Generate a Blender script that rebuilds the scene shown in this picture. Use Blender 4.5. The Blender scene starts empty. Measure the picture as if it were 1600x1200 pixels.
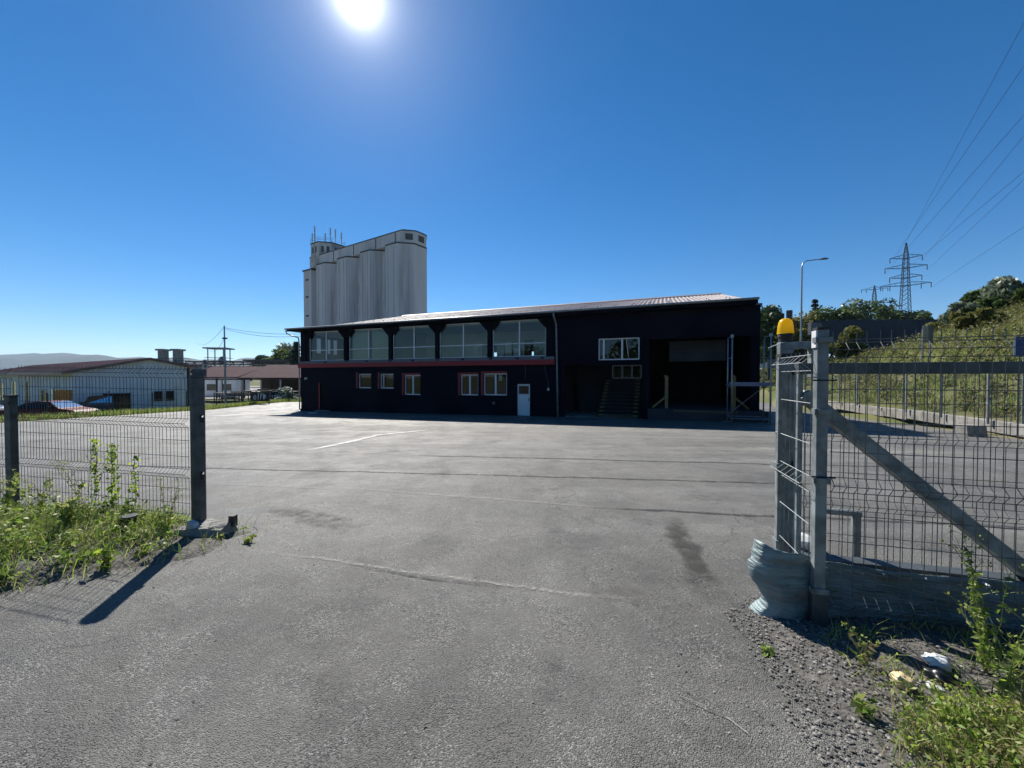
import bpy, math, random
import numpy as np
from mathutils import Vector, Matrix, Euler
R = math.radians
PI = math.pi
sc = bpy.context.scene
COL = sc.collection

# ------------------------------------------------------------------ camera
cam = bpy.data.cameras.new('camera'); cam.sensor_width = 36.0; cam.lens = 13.5
cam.clip_start = 0.05; cam.clip_end = 30000
camo = bpy.data.objects.new('camera', cam); COL.objects.link(camo)
camo.location = (0, 0, 1.6); camo.rotation_euler = (R(89.0), 0, 0)
sc.camera = camo

# ------------------------------------------------------------------ sky, sun, exposure
SUN_EL, SUN_AZ = R(42.2), R(-21.5)            # azimuth from +Y, negative is left
S = Vector((math.sin(SUN_AZ)*math.cos(SUN_EL), math.cos(SUN_AZ)*math.cos(SUN_EL), math.sin(SUN_EL)))
w = bpy.data.worlds.new('World'); sc.world = w; w.use_nodes = True
nt = w.node_tree; nt.nodes.clear()
sky = nt.nodes.new('ShaderNodeTexSky'); sky.sky_type = 'NISHITA'; sky.sun_disc = False
sky.sun_elevation = SUN_EL; sky.sun_rotation = SUN_AZ; sky.altitude = 1500
sky.air_density = 1.0; sky.dust_density = 0.05; sky.ozone_density = 3.0
hs = nt.nodes.new('ShaderNodeHueSaturation'); hs.inputs['Saturation'].default_value = 1.36
bg = nt.nodes.new('ShaderNodeBackground'); bg.inputs['Strength'].default_value = 0.066
# the sun itself and the glow of the air round it, by the angle to the sun
geo = nt.nodes.new('ShaderNodeNewGeometry')
dot = nt.nodes.new('ShaderNodeVectorMath'); dot.operation = 'DOT_PRODUCT'; dot.inputs[1].default_value = S
neg = nt.nodes.new('ShaderNodeVectorMath'); neg.operation = 'SCALE'; neg.inputs['Scale'].default_value = -1.0
ac = nt.nodes.new('ShaderNodeMath'); ac.operation = 'ARCCOSINE'
mr0 = nt.nodes.new('ShaderNodeMath'); mr0.operation = 'MULTIPLY'; mr0.inputs[1].default_value = -1/R(1.05)
mr1 = nt.nodes.new('ShaderNodeMath'); mr1.operation = 'EXPONENT'
mr = nt.nodes.new('ShaderNodeMath'); mr.operation = 'MULTIPLY'; mr.inputs[1].default_value = 3.4
ex = nt.nodes.new('ShaderNodeMath'); ex.operation = 'MULTIPLY'; ex.inputs[1].default_value = -1/R(6.0)
ex2 = nt.nodes.new('ShaderNodeMath'); ex2.operation = 'EXPONENT'
ex3 = nt.nodes.new('ShaderNodeMath'); ex3.operation = 'MULTIPLY'; ex3.inputs[1].default_value = 0.26
ad = nt.nodes.new('ShaderNodeMath'); ad.operation = 'ADD'
bg2 = nt.nodes.new('ShaderNodeBackground'); bg2.inputs['Color'].default_value = (1.0, 0.97, 0.92, 1)
adds = nt.nodes.new('ShaderNodeAddShader'); wo = nt.nodes.new('ShaderNodeOutputWorld')
L = nt.links.new
L(sky.outputs[0], hs.inputs['Color']); L(hs.outputs[0], bg.inputs['Color'])
L(geo.outputs['Incoming'], neg.inputs[0]); L(neg.outputs[0], dot.inputs[0])
L(dot.outputs['Value'], ac.inputs[0]); L(ac.outputs[0], mr0.inputs[0]); L(mr0.outputs[0], mr1.inputs[0]); L(mr1.outputs[0], mr.inputs[0])
L(ac.outputs[0], ex.inputs[0]); L(ex.outputs[0], ex2.inputs[0]); L(ex2.outputs[0], ex3.inputs[0])
L(mr.outputs[0], ad.inputs[0]); L(ex3.outputs[0], ad.inputs[1]); L(ad.outputs[0], bg2.inputs['Strength'])
L(bg.outputs[0], adds.inputs[0]); L(bg2.outputs[0], adds.inputs[1]); L(adds.outputs[0], wo.inputs['Surface'])

sun = bpy.data.lights.new('sun', 'SUN'); sun.energy = 4.9; sun.angle = R(0.53); sun.color = (1.0, 0.95, 0.87)
suno = bpy.data.objects.new('sun', sun); COL.objects.link(suno)
suno.rotation_euler = S.to_track_quat('Z', 'Y').to_euler(); suno.location = (-20, 40, 60)
vs = sc.view_settings; vs.view_transform = 'Standard'; vs.look = 'None'; vs.gamma = 1.0; vs.exposure = 0.78
vs.use_curve_mapping = False
sc.render.film_transparent = False

# ------------------------------------------------------------------ materials
M = {}
def mk(name, c1, c2=None, scale=4.0, rough=0.7, metal=0.0, bump=0.0, bscale=None, spec=0.5, detail=4.0,
       transl=0.0, stretch=None, contrast=(0.35, 0.65), c3=None, s3=0.5, f3=(0.5, 0.7), rvar=0.0):
    m = bpy.data.materials.new(name); m.use_nodes = True
    t = m.node_tree; n = t.nodes; b = n['Principled BSDF']; lk = t.links.new
    b.inputs['Roughness'].default_value = rough; b.inputs['Metallic'].default_value = metal
    b.inputs['Specular IOR Level'].default_value = spec
    g = n.new('ShaderNodeNewGeometry')
    vec = g.outputs['Position']
    if stretch:
        mp = n.new('ShaderNodeMapping'); mp.inputs['Scale'].default_value = stretch
        lk(vec, mp.inputs['Vector']); vec = mp.outputs[0]
    if c2 is None: c2 = tuple(c*0.8 for c in c1)
    nz = n.new('ShaderNodeTexNoise'); nz.inputs['Scale'].default_value = scale; nz.inputs['Detail'].default_value = detail
    lk(vec, nz.inputs['Vector'])
    cr = n.new('ShaderNodeMapRange'); cr.inputs['From Min'].default_value = contrast[0]; cr.inputs['From Max'].default_value = contrast[1]
    lk(nz.outputs['Fac'], cr.inputs['Value'])
    mx = n.new('ShaderNodeMix'); mx.data_type = 'RGBA'
    mx.inputs[6].default_value = (*c1, 1); mx.inputs[7].default_value = (*c2, 1)
    lk(cr.outputs[0], mx.inputs[0]); col = mx.outputs[2]
    if c3 is not None:
        n3 = n.new('ShaderNodeTexNoise'); n3.inputs['Scale'].default_value = s3; n3.inputs['Detail'].default_value = 6
        lk(vec, n3.inputs['Vector'])
        r3 = n.new('ShaderNodeMapRange'); r3.inputs['From Min'].default_value = f3[0]; r3.inputs['From Max'].default_value = f3[1]
        lk(n3.outputs['Fac'], r3.inputs['Value'])
        m3 = n.new('ShaderNodeMix'); m3.data_type = 'RGBA'; m3.inputs[7].default_value = (*c3, 1)
        lk(r3.outputs[0], m3.inputs[0]); lk(col, m3.inputs[6]); col = m3.outputs[2]
    lk(col, b.inputs['Base Color'])
    if rvar:
        rm = n.new('ShaderNodeMapRange'); rm.inputs['To Min'].default_value = rough-rvar; rm.inputs['To Max'].default_value = rough+rvar
        lk(nz.outputs['Fac'], rm.inputs['Value']); lk(rm.outputs[0], b.inputs['Roughness'])
    if bump:
        nb = n.new('ShaderNodeTexNoise'); nb.inputs['Scale'].default_value = bscale or scale*4; nb.inputs['Detail'].default_value = 5
        lk(vec, nb.inputs['Vector'])
        bp = n.new('ShaderNodeBump'); bp.inputs['Strength'].default_value = min(1.0, bump); bp.inputs['Distance'].default_value = 0.02
        lk(nb.outputs['Fac'], bp.inputs['Height']); lk(bp.outputs[0], b.inputs['Normal'])
    if transl:
        tr = n.new('ShaderNodeBsdfTranslucent'); lk(col, tr.inputs['Color'])
        ms = n.new('ShaderNodeMixShader'); ms.inputs[0].default_value = transl
        out = n['Material Output']
        lk(b.outputs[0], ms.inputs[1]); lk(tr.outputs[0], ms.inputs[2]); lk(ms.outputs[0], out.inputs['Surface'])
    M[name] = m
    return m

def mk_asphalt():
    m = bpy.data.materials.new('asphalt'); m.use_nodes = True
    t = m.node_tree; n = t.nodes; b = n['Principled BSDF']; lk = t.links.new
    g = n.new('ShaderNodeNewGeometry'); P = g.outputs['Position']
    def noise(scale, det=3, vec=P, rough=0.5):
        q = n.new('ShaderNodeTexNoise'); q.inputs['Scale'].default_value = scale; q.inputs['Detail'].default_value = det
        q.inputs['Roughness'].default_value = rough
        lk(vec, q.inputs['Vector']); return q.outputs['Fac']
    def rng(v, a, b_, c=0.0, d=1.0):
        q = n.new('ShaderNodeMapRange'); q.inputs['From Min'].default_value = a; q.inputs['From Max'].default_value = b_
        q.inputs['To Min'].default_value = c; q.inputs['To Max'].default_value = d; lk(v, q.inputs['Value']); return q.outputs[0]
    def mix(f, a, b_):
        q = n.new('ShaderNodeMix'); q.data_type = 'RGBA'; lk(f, q.inputs[0])
        for i, v in ((6, a), (7, b_)):
            if isinstance(v, tuple): q.inputs[i].default_value = (*v, 1)
            else: lk(v, q.inputs[i])
        return q.outputs[2]
    base = mix(rng(noise(0.55, 5), 0.35, 0.68), (0.080, 0.078, 0.070), (0.165, 0.160, 0.144))
    mp = n.new('ShaderNodeMapping'); mp.inputs['Rotation'].default_value = (0, 0, R(14)); mp.inputs['Scale'].default_value = (0.05, 0.9, 1)
    lk(P, mp.inputs['Vector'])
    base = mix(rng(noise(1.0, 4, mp.outputs[0]), 0.52, 0.72, 0, 0.75), base, (0.21, 0.205, 0.19))     # dusty wheel bands
    base = mix(rng(noise(0.28, 6), 0.54, 0.70, 0, 0.75), base, (0.055, 0.056, 0.057))
    base = mix(rng(noise(2.6, 6, P, 0.7), 0.53, 0.66, 0, 0.6), base, (0.20, 0.195, 0.18))
    base = mix(rng(noise(1.3, 7, P, 0.75), 0.52, 0.63, 0, 0.72), base, (0.042, 0.042, 0.041))                   # damp / oily patches
    vo = n.new('ShaderNodeTexVoronoi'); vo.inputs['Scale'].default_value = 135.0; lk(P, vo.inputs['Vector'])
    hsx = n.new('ShaderNodeSeparateColor'); lk(vo.outputs['Color'], hsx.inputs[0])
    def mul(a, b_):
        q = n.new('ShaderNodeMath'); q.operation = 'MULTIPLY'; lk(a, q.inputs[0]); lk(b_, q.inputs[1]); return q.outputs[0]
    base = mix(mul(rng(hsx.outputs[0], 0.66, 1.0, 0, 0.95), rng(noise(3.2, 6, P, 0.65), 0.42, 0.62, 0.15, 1.0)), base, (0.33, 0.325, 0.305))                     # pale aggregate
    base = mix(mul(rng(hsx.outputs[1], 0.60, 0.95, 0, 1.0), rng(noise(2.1, 6, P, 0.65), 0.40, 0.62, 0.2, 1.0)), base, (0.026, 0.027, 0.028))                   # bitumen gaps
    v3 = n.new('ShaderNodeTexVoronoi'); v3.inputs['Scale'].default_value = 0.62; v3.feature = 'DISTANCE_TO_EDGE'
    wv = n.new('ShaderNodeVectorMath'); wv.operation = 'ADD'
    nw = n.new('ShaderNodeTexNoise'); nw.inputs['Scale'].default_value = 1.6; nw.inputs['Detail'].default_value = 5; lk(P, nw.inputs['Vector'])
    lk(P, wv.inputs[0]); lk(nw.outputs['Color'], wv.inputs[1]); lk(wv.outputs[0], v3.inputs['Vector'])
    ck = n.new('ShaderNodeMath'); ck.operation = 'MULTIPLY'
    lk(rng(v3.outputs['Distance'], 0.0, 0.009, 1, 0), ck.inputs[0]); lk(rng(noise(0.23, 2), 0.47, 0.56), ck.inputs[1])
    base = mix(ck.outputs[0], base, (0.045, 0.045, 0.045))                                             # fine cracks here and there
    lk(base, b.inputs['Base Color'])
    b.inputs['Specular IOR Level'].default_value = 0.45
    lk(rng(noise(1.1, 7, P, 0.7), 0.36, 0.64, 0.48, 0.78), b.inputs['Roughness'])
    hsum = n.new('ShaderNodeMath'); hsum.operation = 'ADD'
    lk(rng(vo.outputs['Distance'], 0, 0.6, 1, 0), hsum.inputs[0]); lk(noise(300, 2), hsum.inputs[1])
    bp = n.new('ShaderNodeBump'); bp.inputs['Strength'].default_value = 0.9; bp.inputs['Distance'].default_value = 0.007
    lk(hsum.outputs[0], bp.inputs['Height'])
    bp2 = n.new('ShaderNodeBump'); bp2.inputs['Strength'].default_value = 0.35; bp2.inputs['Distance'].default_value = 0.05
    lk(noise(1.8, 4), bp2.inputs['Height']); lk(bp2.outputs[0], bp.inputs['Normal'])
    lk(bp.outputs[0], b.inputs['Normal'])
    M['asphalt'] = m

def mk_cut(name, c, scale, lo, hi, dens=1.0, zs=None):
    """a thin deposit on the asphalt (sand in a joint, dirt): covers only where the noise is high"""
    m = bpy.data.materials.new(name); m.use_nodes = True
    t = m.node_tree; n = t.nodes; b = n['Principled BSDF']; lk = t.links.new
    b.inputs['Base Color'].default_value = (*c, 1); b.inputs['Roughness'].default_value = 0.9
    g = n.new('ShaderNodeNewGeometry'); q = n.new('ShaderNodeTexNoise'); q.inputs['Scale'].default_value = scale; q.inputs['Detail'].default_value = 8
    q.inputs['Roughness'].default_value = 0.7
    if zs:
        mp = n.new('ShaderNodeMapping'); mp.inputs['Scale'].default_value = (1, 1, zs); lk(g.outputs['Position'], mp.inputs['Vector']); lk(mp.outputs[0], q.inputs['Vector'])
    else: lk(g.outputs['Position'], q.inputs['Vector'])
    uv = n.new('ShaderNodeAttribute'); uv.attribute_name = 'across'
    r = n.new('ShaderNodeMapRange'); r.inputs['From Min'].default_value = lo; r.inputs['From Max'].default_value = hi; r.inputs['To Max'].default_value = dens
    mu = n.new('ShaderNodeMath'); mu.operation = 'MULTIPLY'
    lk(q.outputs['Fac'], r.inputs['Value']); lk(r.outputs[0], mu.inputs[0]); lk(uv.outputs['Fac'], mu.inputs[1])
    tr = n.new('ShaderNodeBsdfTransparent'); ms = n.new('ShaderNodeMixShader')
    lk(mu.outputs[0], ms.inputs[0]); lk(tr.outputs[0], ms.inputs[1]); lk(b.outputs[0], ms.inputs[2]); lk(ms.outputs[0], n['Material Output'].inputs['Surface'])
    M[name] = m

def mk_glass(name, tint=(0.82, 0.88, 0.85), ior=1.6, rough=0.0):
    m = bpy.data.materials.new(name); m.use_nodes = True
    t = m.node_tree; n = t.nodes; lk = t.links.new; n.remove(n['Principled BSDF'])
    tr = n.new('ShaderNodeBsdfTransparent'); tr.inputs['Color'].default_value = (*tint, 1)
    gl = n.new('ShaderNodeBsdfGlossy'); gl.inputs['Roughness'].default_value = rough; gl.inputs['Color'].default_value = (0.9, 0.95, 0.95, 1)
    fr = n.new('ShaderNodeFresnel'); fr.inputs['IOR'].default_value = ior
    g = n.new('ShaderNodeNewGeometry'); nz = n.new('ShaderNodeTexNoise'); nz.inputs['Scale'].default_value = 0.8
    lk(g.outputs['Position'], nz.inputs['Vector'])
    bp = n.new('ShaderNodeBump'); bp.inputs['Strength'].default_value = 0.15; bp.inputs['Distance'].default_value = 0.02
    lk(nz.outputs['Fac'], bp.inputs['Height']); lk(bp.outputs[0], gl.inputs['Normal'])
    ms = n.new('ShaderNodeMixShader')
    lk(fr.outputs[0], ms.inputs[0]); lk(tr.outputs[0], ms.inputs[1]); lk(gl.outputs[0], ms.inputs[2]); lk(ms.outputs[0], n['Material Output'].inputs['Surface'])
    M[name] = m

mk_asphalt()
mk_glass('glass'); mk_glass('car_glass', (0.08, 0.09, 0.1), 1.5)
mk_cut('sand_joint', (0.36, 0.345, 0.31), 26, 0.42, 0.66, 0.75)
mk_cut('tar_joint', (0.03, 0.03, 0.032), 14, 0.34, 0.55, 0.85)
mk_cut('dirt_film', (0.05, 0.046, 0.04), 7, 0.38, 0.70, 0.6)
mk_cut('worn_paint', (0.62, 0.62, 0.58), 9, 0.30, 0.50, 0.9)
mk_cut('wet_dirt', (0.03, 0.028, 0.025), 6, 0.32, 0.58, 0.85)
mk_cut('dust_band', (0.30, 0.295, 0.27), 0.9, 0.34, 0.62, 0.6)
mk_cut('silo_streak', (0.16, 0.145, 0.125), 1.1, 0.40, 0.72, 0.6, 0.05)
mk('blind', (0.46, 0.50, 0.38), (0.36, 0.41, 0.30), 0.7, 0.9)
mk_cut('pale_concrete_film', (0.5, 0.49, 0.46), 3, 0.25, 0.45, 0.9)
mk('soil', (0.07, 0.066, 0.06), (0.15, 0.143, 0.13), 24, 0.95, bump=1.0, bscale=45, spec=0.2)
mk('field', (0.07, 0.09, 0.03), (0.13, 0.13, 0.055), 0.25, 0.95, bump=0.6, bscale=3, spec=0.1, c3=(0.16, 0.145, 0.08), s3=0.12, f3=(0.5, 0.65))
mk('gravel', (0.11, 0.105, 0.096), (0.30, 0.285, 0.26), 30, 0.9, spec=0.3)
mk('concrete', (0.30, 0.29, 0.265), (0.20, 0.195, 0.18), 5, 0.9, bump=0.5, bscale=35, spec=0.3, c3=(0.13, 0.125, 0.11), s3=1.2, f3=(0.52, 0.72))
mk('black_paint', (0.0035, 0.004, 0.009), (0.009, 0.0095, 0.017), 0.5, 0.75, spec=0.1, bump=0.25, bscale=60)
mk('black_wood', (0.004, 0.0045, 0.008), (0.007, 0.0075, 0.012), 3, 0.75, spec=0.1, bump=0.3, bscale=30)
mk('red_paint', (0.27, 0.008, 0.011), (0.21, 0.007, 0.010), 3, 0.55)
mk('grey_trim', (0.13, 0.14, 0.16), (0.10, 0.11, 0.13), 3, 0.6)
mk('white_plastic', (0.72, 0.73, 0.74), (0.64, 0.65, 0.66), 6, 0.4)
mk('off_white', (0.55, 0.56, 0.55), (0.45, 0.46, 0.45), 2, 0.6)
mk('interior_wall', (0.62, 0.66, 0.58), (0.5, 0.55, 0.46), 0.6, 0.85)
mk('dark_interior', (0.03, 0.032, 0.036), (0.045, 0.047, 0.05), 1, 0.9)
mk('roof_sheet', (0.25, 0.205, 0.205), (0.18, 0.15, 0.152), 1.6, 0.6, bump=0.2, bscale=25, spec=0.35, c3=(0.34, 0.29, 0.28), s3=0.8, f3=(0.5, 0.75))
mk('zinc', (0.34, 0.35, 0.36), (0.25, 0.26, 0.27), 6, 0.42, metal=0.55, rvar=0.1)
mk('silo_concrete', (0.68, 0.64, 0.625), (0.58, 0.55, 0.54), 0.25, 0.9, bump=0.3, bscale=2.0, spec=0.25, stretch=(1, 1, 0.12), c3=(0.43, 0.40, 0.385), s3=0.22, f3=(0.53, 0.72))
mk('silo_stain', (0.36, 0.33, 0.30), (0.62, 0.59, 0.57), 0.6, 0.9, stretch=(1, 1, 0.35), bump=0.3, bscale=2, spec=0.2)
mk('silo_dark', (0.07, 0.065, 0.06), (0.12, 0.11, 0.10), 1.2, 0.9)
mk('galvanised', (0.21, 0.235, 0.235), (0.13, 0.148, 0.15), 14, 0.5, metal=0.1, bump=0.12, bscale=60, rvar=0.12, c3=(0.27, 0.30, 0.30), s3=5, f3=(0.52, 0.62))
mk('old_galvanised', (0.11, 0.125, 0.13), (0.07, 0.08, 0.085), 9, 0.55, metal=0.5, bump=0.2, bscale=50, rvar=0.12)
mk('wire_steel', (0.17, 0.18, 0.175), (0.11, 0.115, 0.11), 20, 0.45, metal=0.6)
mk('wire_green', (0.028, 0.035, 0.034), (0.04, 0.05, 0.048), 20, 0.5, metal=0.2)
mk('sheet_teal', (0.24, 0.31, 0.315), (0.13, 0.18, 0.19), 3, 0.5, metal=0.15, stretch=(1, 1, 9), bump=0.9, bscale=9, c3=(0.20, 0.175, 0.14), s3=1.2, f3=(0.52, 0.66))
mk('beacon_yellow', (0.95, 0.70, 0.015), (0.90, 0.62, 0.012), 10, 0.3, transl=0.6)
mk('rubber_black', (0.012, 0.012, 0.012), (0.02, 0.02, 0.02), 10, 0.6)
mk('yellow_paint', (0.23, 0.17, 0.045), (0.17, 0.125, 0.035), 5, 0.5)
mk('blue_sign', (0.02, 0.045, 0.16), (0.018, 0.04, 0.14), 3, 0.4)
mk('blue_deck', (0.16, 0.20, 0.30), (0.12, 0.15, 0.23), 3, 0.5)
mk('white_cladding', (0.82, 0.83, 0.84), (0.74, 0.75, 0.76), 0.9, 0.55, c3=(0.6, 0.6, 0.58), s3=0.5, f3=(0.55, 0.75))
mk('brown_roof', (0.24, 0.135, 0.12), (0.17, 0.09, 0.08), 1.2, 0.5, c3=(0.24, 0.16, 0.14), s3=0.7, f3=(0.5, 0.72))
mk('maroon_roof', (0.085, 0.05, 0.055), (0.065, 0.04, 0.044), 1, 0.9, spec=0.05)
mk('rust_steel', (0.07, 0.055, 0.05), (0.045, 0.045, 0.047), 3, 0.7, metal=0.3)
mk('steel_dark', (0.05, 0.055, 0.06), (0.035, 0.038, 0.042), 4, 0.5, metal=0.4)
mk('car_red', (0.12, 0.008, 0.014), (0.11, 0.008, 0.013), 2, 0.55, spec=0.2)
mk('car_black', (0.012, 0.014, 0.018), (0.012, 0.014, 0.018), 2, 0.42, spec=0.5)
mk('car_white', (0.7, 0.7, 0.7), (0.68, 0.68, 0.68), 2, 0.25, spec=0.7)
mk('lamp_glass', (0.6, 0.6, 0.58), None, 4, 0.15)
mk('orange_box', (0.65, 0.25, 0.03), (0.55, 0.2, 0.03), 4, 0.5)
mk('noise_wall', (0.02, 0.025, 0.04), (0.03, 0.036, 0.05), 0.6, 0.8, bump=0.3, bscale=4)
mk('bark', (0.09, 0.07, 0.05), (0.06, 0.05, 0.04), 6, 0.95, bump=0.6, bscale=20, stretch=(1, 1, 0.2))
mk('leaf', (0.055, 0.095, 0.022), (0.10, 0.135, 0.035), 0.5, 0.55, spec=0.4, transl=0.42)
mk('leaf_dark', (0.026, 0.052, 0.018), (0.05, 0.085, 0.025), 0.6, 0.55, spec=0.35, transl=0.32)
mk('leaf_olive', (0.12, 0.13, 0.03), (0.18, 0.175, 0.05), 0.4, 0.6, spec=0.3, transl=0.4)
mk('leaf_silver', (0.15, 0.19, 0.12), (0.22, 0.25, 0.16), 0.8, 0.45, spec=0.5, transl=0.3)
mk('leaf_needle', (0.012, 0.03, 0.014), (0.02, 0.045, 0.018), 0.8, 0.6, transl=0.15)
mk('weed_leaf', (0.17, 0.27, 0.035), (0.29, 0.38, 0.07), 7, 0.5, spec=0.5, transl=0.5, c3=(0.07, 0.12, 0.025), s3=3.0, f3=(0.45, 0.6))
mk('weed_pale', (0.32, 0.37, 0.11), (0.42, 0.44, 0.17), 9, 0.5, spec=0.4, transl=0.5)
mk('weed_dry', (0.28, 0.23, 0.12), (0.20, 0.16, 0.09), 9, 0.7, transl=0.35)
mk('grass_blade', (0.16, 0.28, 0.035), (0.27, 0.37, 0.07), 4, 0.5, spec=0.5, transl=0.5)
mk('vine_leaf', (0.24, 0.36, 0.035), (0.38, 0.46, 0.06), 12, 0.5, transl=0.6)
mk('hill_wood', (0.028, 0.042, 0.022), (0.05, 0.065, 0.035), 0.01, 0.95)
mk('litter_white', (0.75, 0.78, 0.78), (0.65, 0.7, 0.72), 20, 0.5, transl=0.2)
mk('litter_cream', (0.72, 0.58, 0.32), (0.6, 0.47, 0.25), 20, 0.7)
mk('litter_black', (0.01, 0.01, 0.011), (0.015, 0.015, 0.016), 20, 0.35)
mk('straw', (0.5, 0.47, 0.4), (0.42, 0.39, 0.32), 20, 0.8)
mk('roof_tile_red', (0.12, 0.085, 0.075), (0.09, 0.065, 0.06), 2, 0.8)

# ------------------------------------------------------------------ mesh helpers
class MB:
    def __init__(s): s.v = []; s.f = []
    def quad(s, a, b, c, d):
        i = len(s.v); s.v += [tuple(a), tuple(b), tuple(c), tuple(d)]; s.f.append((i, i+1, i+2, i+3)); return s
    def poly(s, pts):
        i = len(s.v); s.v += [tuple(p) for p in pts]; s.f.append(tuple(range(i, i+len(pts)))); return s
    def box(s, x0, y0, z0, x1, y1, z1):
        i = len(s.v)
        s.v += [(x0,y0,z0),(x1,y0,z0),(x1,y1,z0),(x0,y1,z0),(x0,y0,z1),(x1,y0,z1),(x1,y1,z1),(x0,y1,z1)]
        s.f += [(i,i+3,i+2,i+1),(i+4,i+5,i+6,i+7),(i,i+1,i+5,i+4),(i+1,i+2,i+6,i+5),(i+2,i+3,i+7,i+6),(i+3,i,i+4,i+7)]
        return s
    def bar(s, a, b, w, h=None, up=(0,0,1)):
        """a box-section bar from a to b"""
        a = Vector(a); b = Vector(b); h = h or w
        d = (b-a).normalized(); upv = Vector(up)
        if abs(d.dot(upv)) > 0.98: upv = Vector((0,1,0))
        x = d.cross(upv).normalized()*w/2; y = x.cross(d).normalized()*h/2
        i = len(s.v)
        for p in (a, b):
            for k in (-x-y, x-y, x+y, -x+y): s.v.append(tuple(p+k))
        s.f += [(i,i+1,i+2,i+3),(i+7,i+6,i+5,i+4)] + [(i+k, i+4+k, i+4+(k+1)%4, i+(k+1)%4) for k in range(4)]
        return s
    def tube(s, pts, r, n=6, cap=True):
        pts = [Vector(p) for p in pts]
        rs = r if isinstance(r, (list, tuple)) else [r]*len(pts)
        i0 = len(s.v); px = None
        for k, p in enumerate(pts):
            d = (pts[min(k+1, len(pts)-1)] - pts[max(k-1, 0)]).normalized()
            if px is None:
                px = d.cross(Vector((0,0,1)) if abs(d.z) < 0.9 else Vector((0,1,0))).normalized()
            else:
                px = (px - d*px.dot(d)).normalized()
            py = d.cross(px)
            for j in range(n):
                a = 2*PI*j/n; s.v.append(tuple(p + (px*math.cos(a)+py*math.sin(a))*rs[k]))
        for k in range(len(pts)-1):
            for j in range(n):
                a = i0+k*n+j; b = i0+k*n+(j+1)%n
                s.f.append((a, b, b+n, a+n))
        if cap:
            s.f.append(tuple(i0+j for j in reversed(range(n)))); s.f.append(tuple(i0+(len(pts)-1)*n+j for j in range(n)))
        return s
    def prism(s, poly, z0, z1):
        """vertical prism over an xy polygon (counter-clockwise)"""
        i = len(s.v); n = len(poly)
        s.v += [(x, y, z0) for x, y in poly] + [(x, y, z1) for x, y in poly]
        s.f += [tuple(reversed(range(i, i+n))), tuple(range(i+n, i+2*n))]
        s.f += [(i+k, i+(k+1)%n, i+n+(k+1)%n, i+n+k) for k in range(n)]
        return s
    def extr(s, poly, axis, a0, a1):
        """polygon in the plane across 'axis' ('x': points are (y,z); 'y': points are (x,z)), swept from a0 to a1"""
        i = len(s.v); n = len(poly)
        mkp = (lambda p, a: (a, p[0], p[1])) if axis == 'x' else (lambda p, a: (p[0], a, p[1]))
        s.v += [mkp(p, a0) for p in poly] + [mkp(p, a1) for p in poly]
        s.f += [tuple(reversed(range(i, i+n))), tuple(range(i+n, i+2*n))]
        s.f += [(i+k, i+(k+1)%n, i+n+(k+1)%n, i+n+k) for k in range(n)]
        return s
    def mesh(s, name, m, smooth=False):
        me = bpy.data.meshes.new(name); me.from_pydata(s.v, [], s.f); me.update()
        import bmesh
        bm = bmesh.new(); bm.from_mesh(me); bmesh.ops.recalc_face_normals(bm, faces=bm.faces); bm.to_mesh(me); bm.free()
        if m: me.materials.append(M[m] if isinstance(m, str) else m)
        if smooth: me.shade_smooth()
        return me
    def build(s, name, m, parent=None, smooth=False, loc=None, bevel=0.0):
        o = link(name, s.mesh(name, m, smooth), parent, loc)
        if bevel:
            b = o.modifiers.new('edge', 'BEVEL'); b.width = bevel; b.segments = 2; b.limit_method = 'ANGLE'
        return o

def _flat(s, name, m, parent=None):
    me = bpy.data.meshes.new(name); me.from_pydata(s.v, [], s.f); me.update(); me.materials.append(M[m])
    return link(name, me, parent)
MB.flat = _flat
def link(name, me, parent=None, loc=None, rot=None):
    o = bpy.data.objects.new(name, me); COL.objects.link(o)
    if parent: o.parent = parent
    if loc: o.location = loc
    if rot: o.rotation_euler = rot
    return o
def tag(o, label=None, cat=None, group=None, kind=None):
    if label: o['label'] = label
    if cat: o['category'] = cat
    if group: o['group'] = group
    if kind: o['kind'] = kind
    return o
def thing(name, label, cat, loc=(0,0,0), rz=0.0, group=None):
    o = link(name, None, None, loc, (0,0,rz)); o.empty_display_size = 0.3
    return tag(o, label, cat, group)
def copy_tree(o, parent=None):
    c = o.copy(); COL.objects.link(c)
    if parent: c.parent = parent
    for ch in list(o.children): copy_tree(ch, c)
    return c
def sm(t): t = max(0.0, min(1.0, t)); return t*t*(3-2*t)

# ------------------------------------------------------------------ the lie of the land
KX, KY = 17.8, 15.0                       # a point on the right-hand kerb; it runs along (KWX, KWY)
KWX, KWY = 0.363, 0.932
def kerb_s(x, y): return (x-KX)*KWY - (y-KY)*KWX           # metres beyond the kerb
def bank(s, along):
    if s <= 0: return 0.0
    along = (along[0]-KX)*KWX+(along[1]-KY)*KWY
    k = 1.0 if along < 27 else (1.0-0.42*sm((along-27)/24))
    pr = [(0, 0), (1.2, 0.12), (4, 1.1), (19, 7.8), (23, 8.4), (60, 10.0), (400, 16)]
    for (a, za), (b, zb) in zip(pr, pr[1:]):
        if s <= b: return k*(za + (zb-za)*(s-a)/(b-a))
    return k*16.0
def gz(x, y):
    z = -0.037*max(0.0, min(34.0, y))
    z += 0.045*max(0.0, min(4.0, -x-1.0))*sm(1-(y-2.2)/3.2)*sm((y+6)/5)
    if x < -26.5: z += (-1.75-z)*sm((-26.5-x)/5.0)
    elif y > 44: z += (-1.75-z)*sm((y-44)/6.0)
    s = kerb_s(x, y)
    if s > 0: z = -0.05 + 0.0*z + bank(s, (x, y)) if s > 0.3 else z + (-0.05-z)*s/0.3
    return z
def kerb_x(y): return KX + (y-KY)*KWX/KWY

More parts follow.
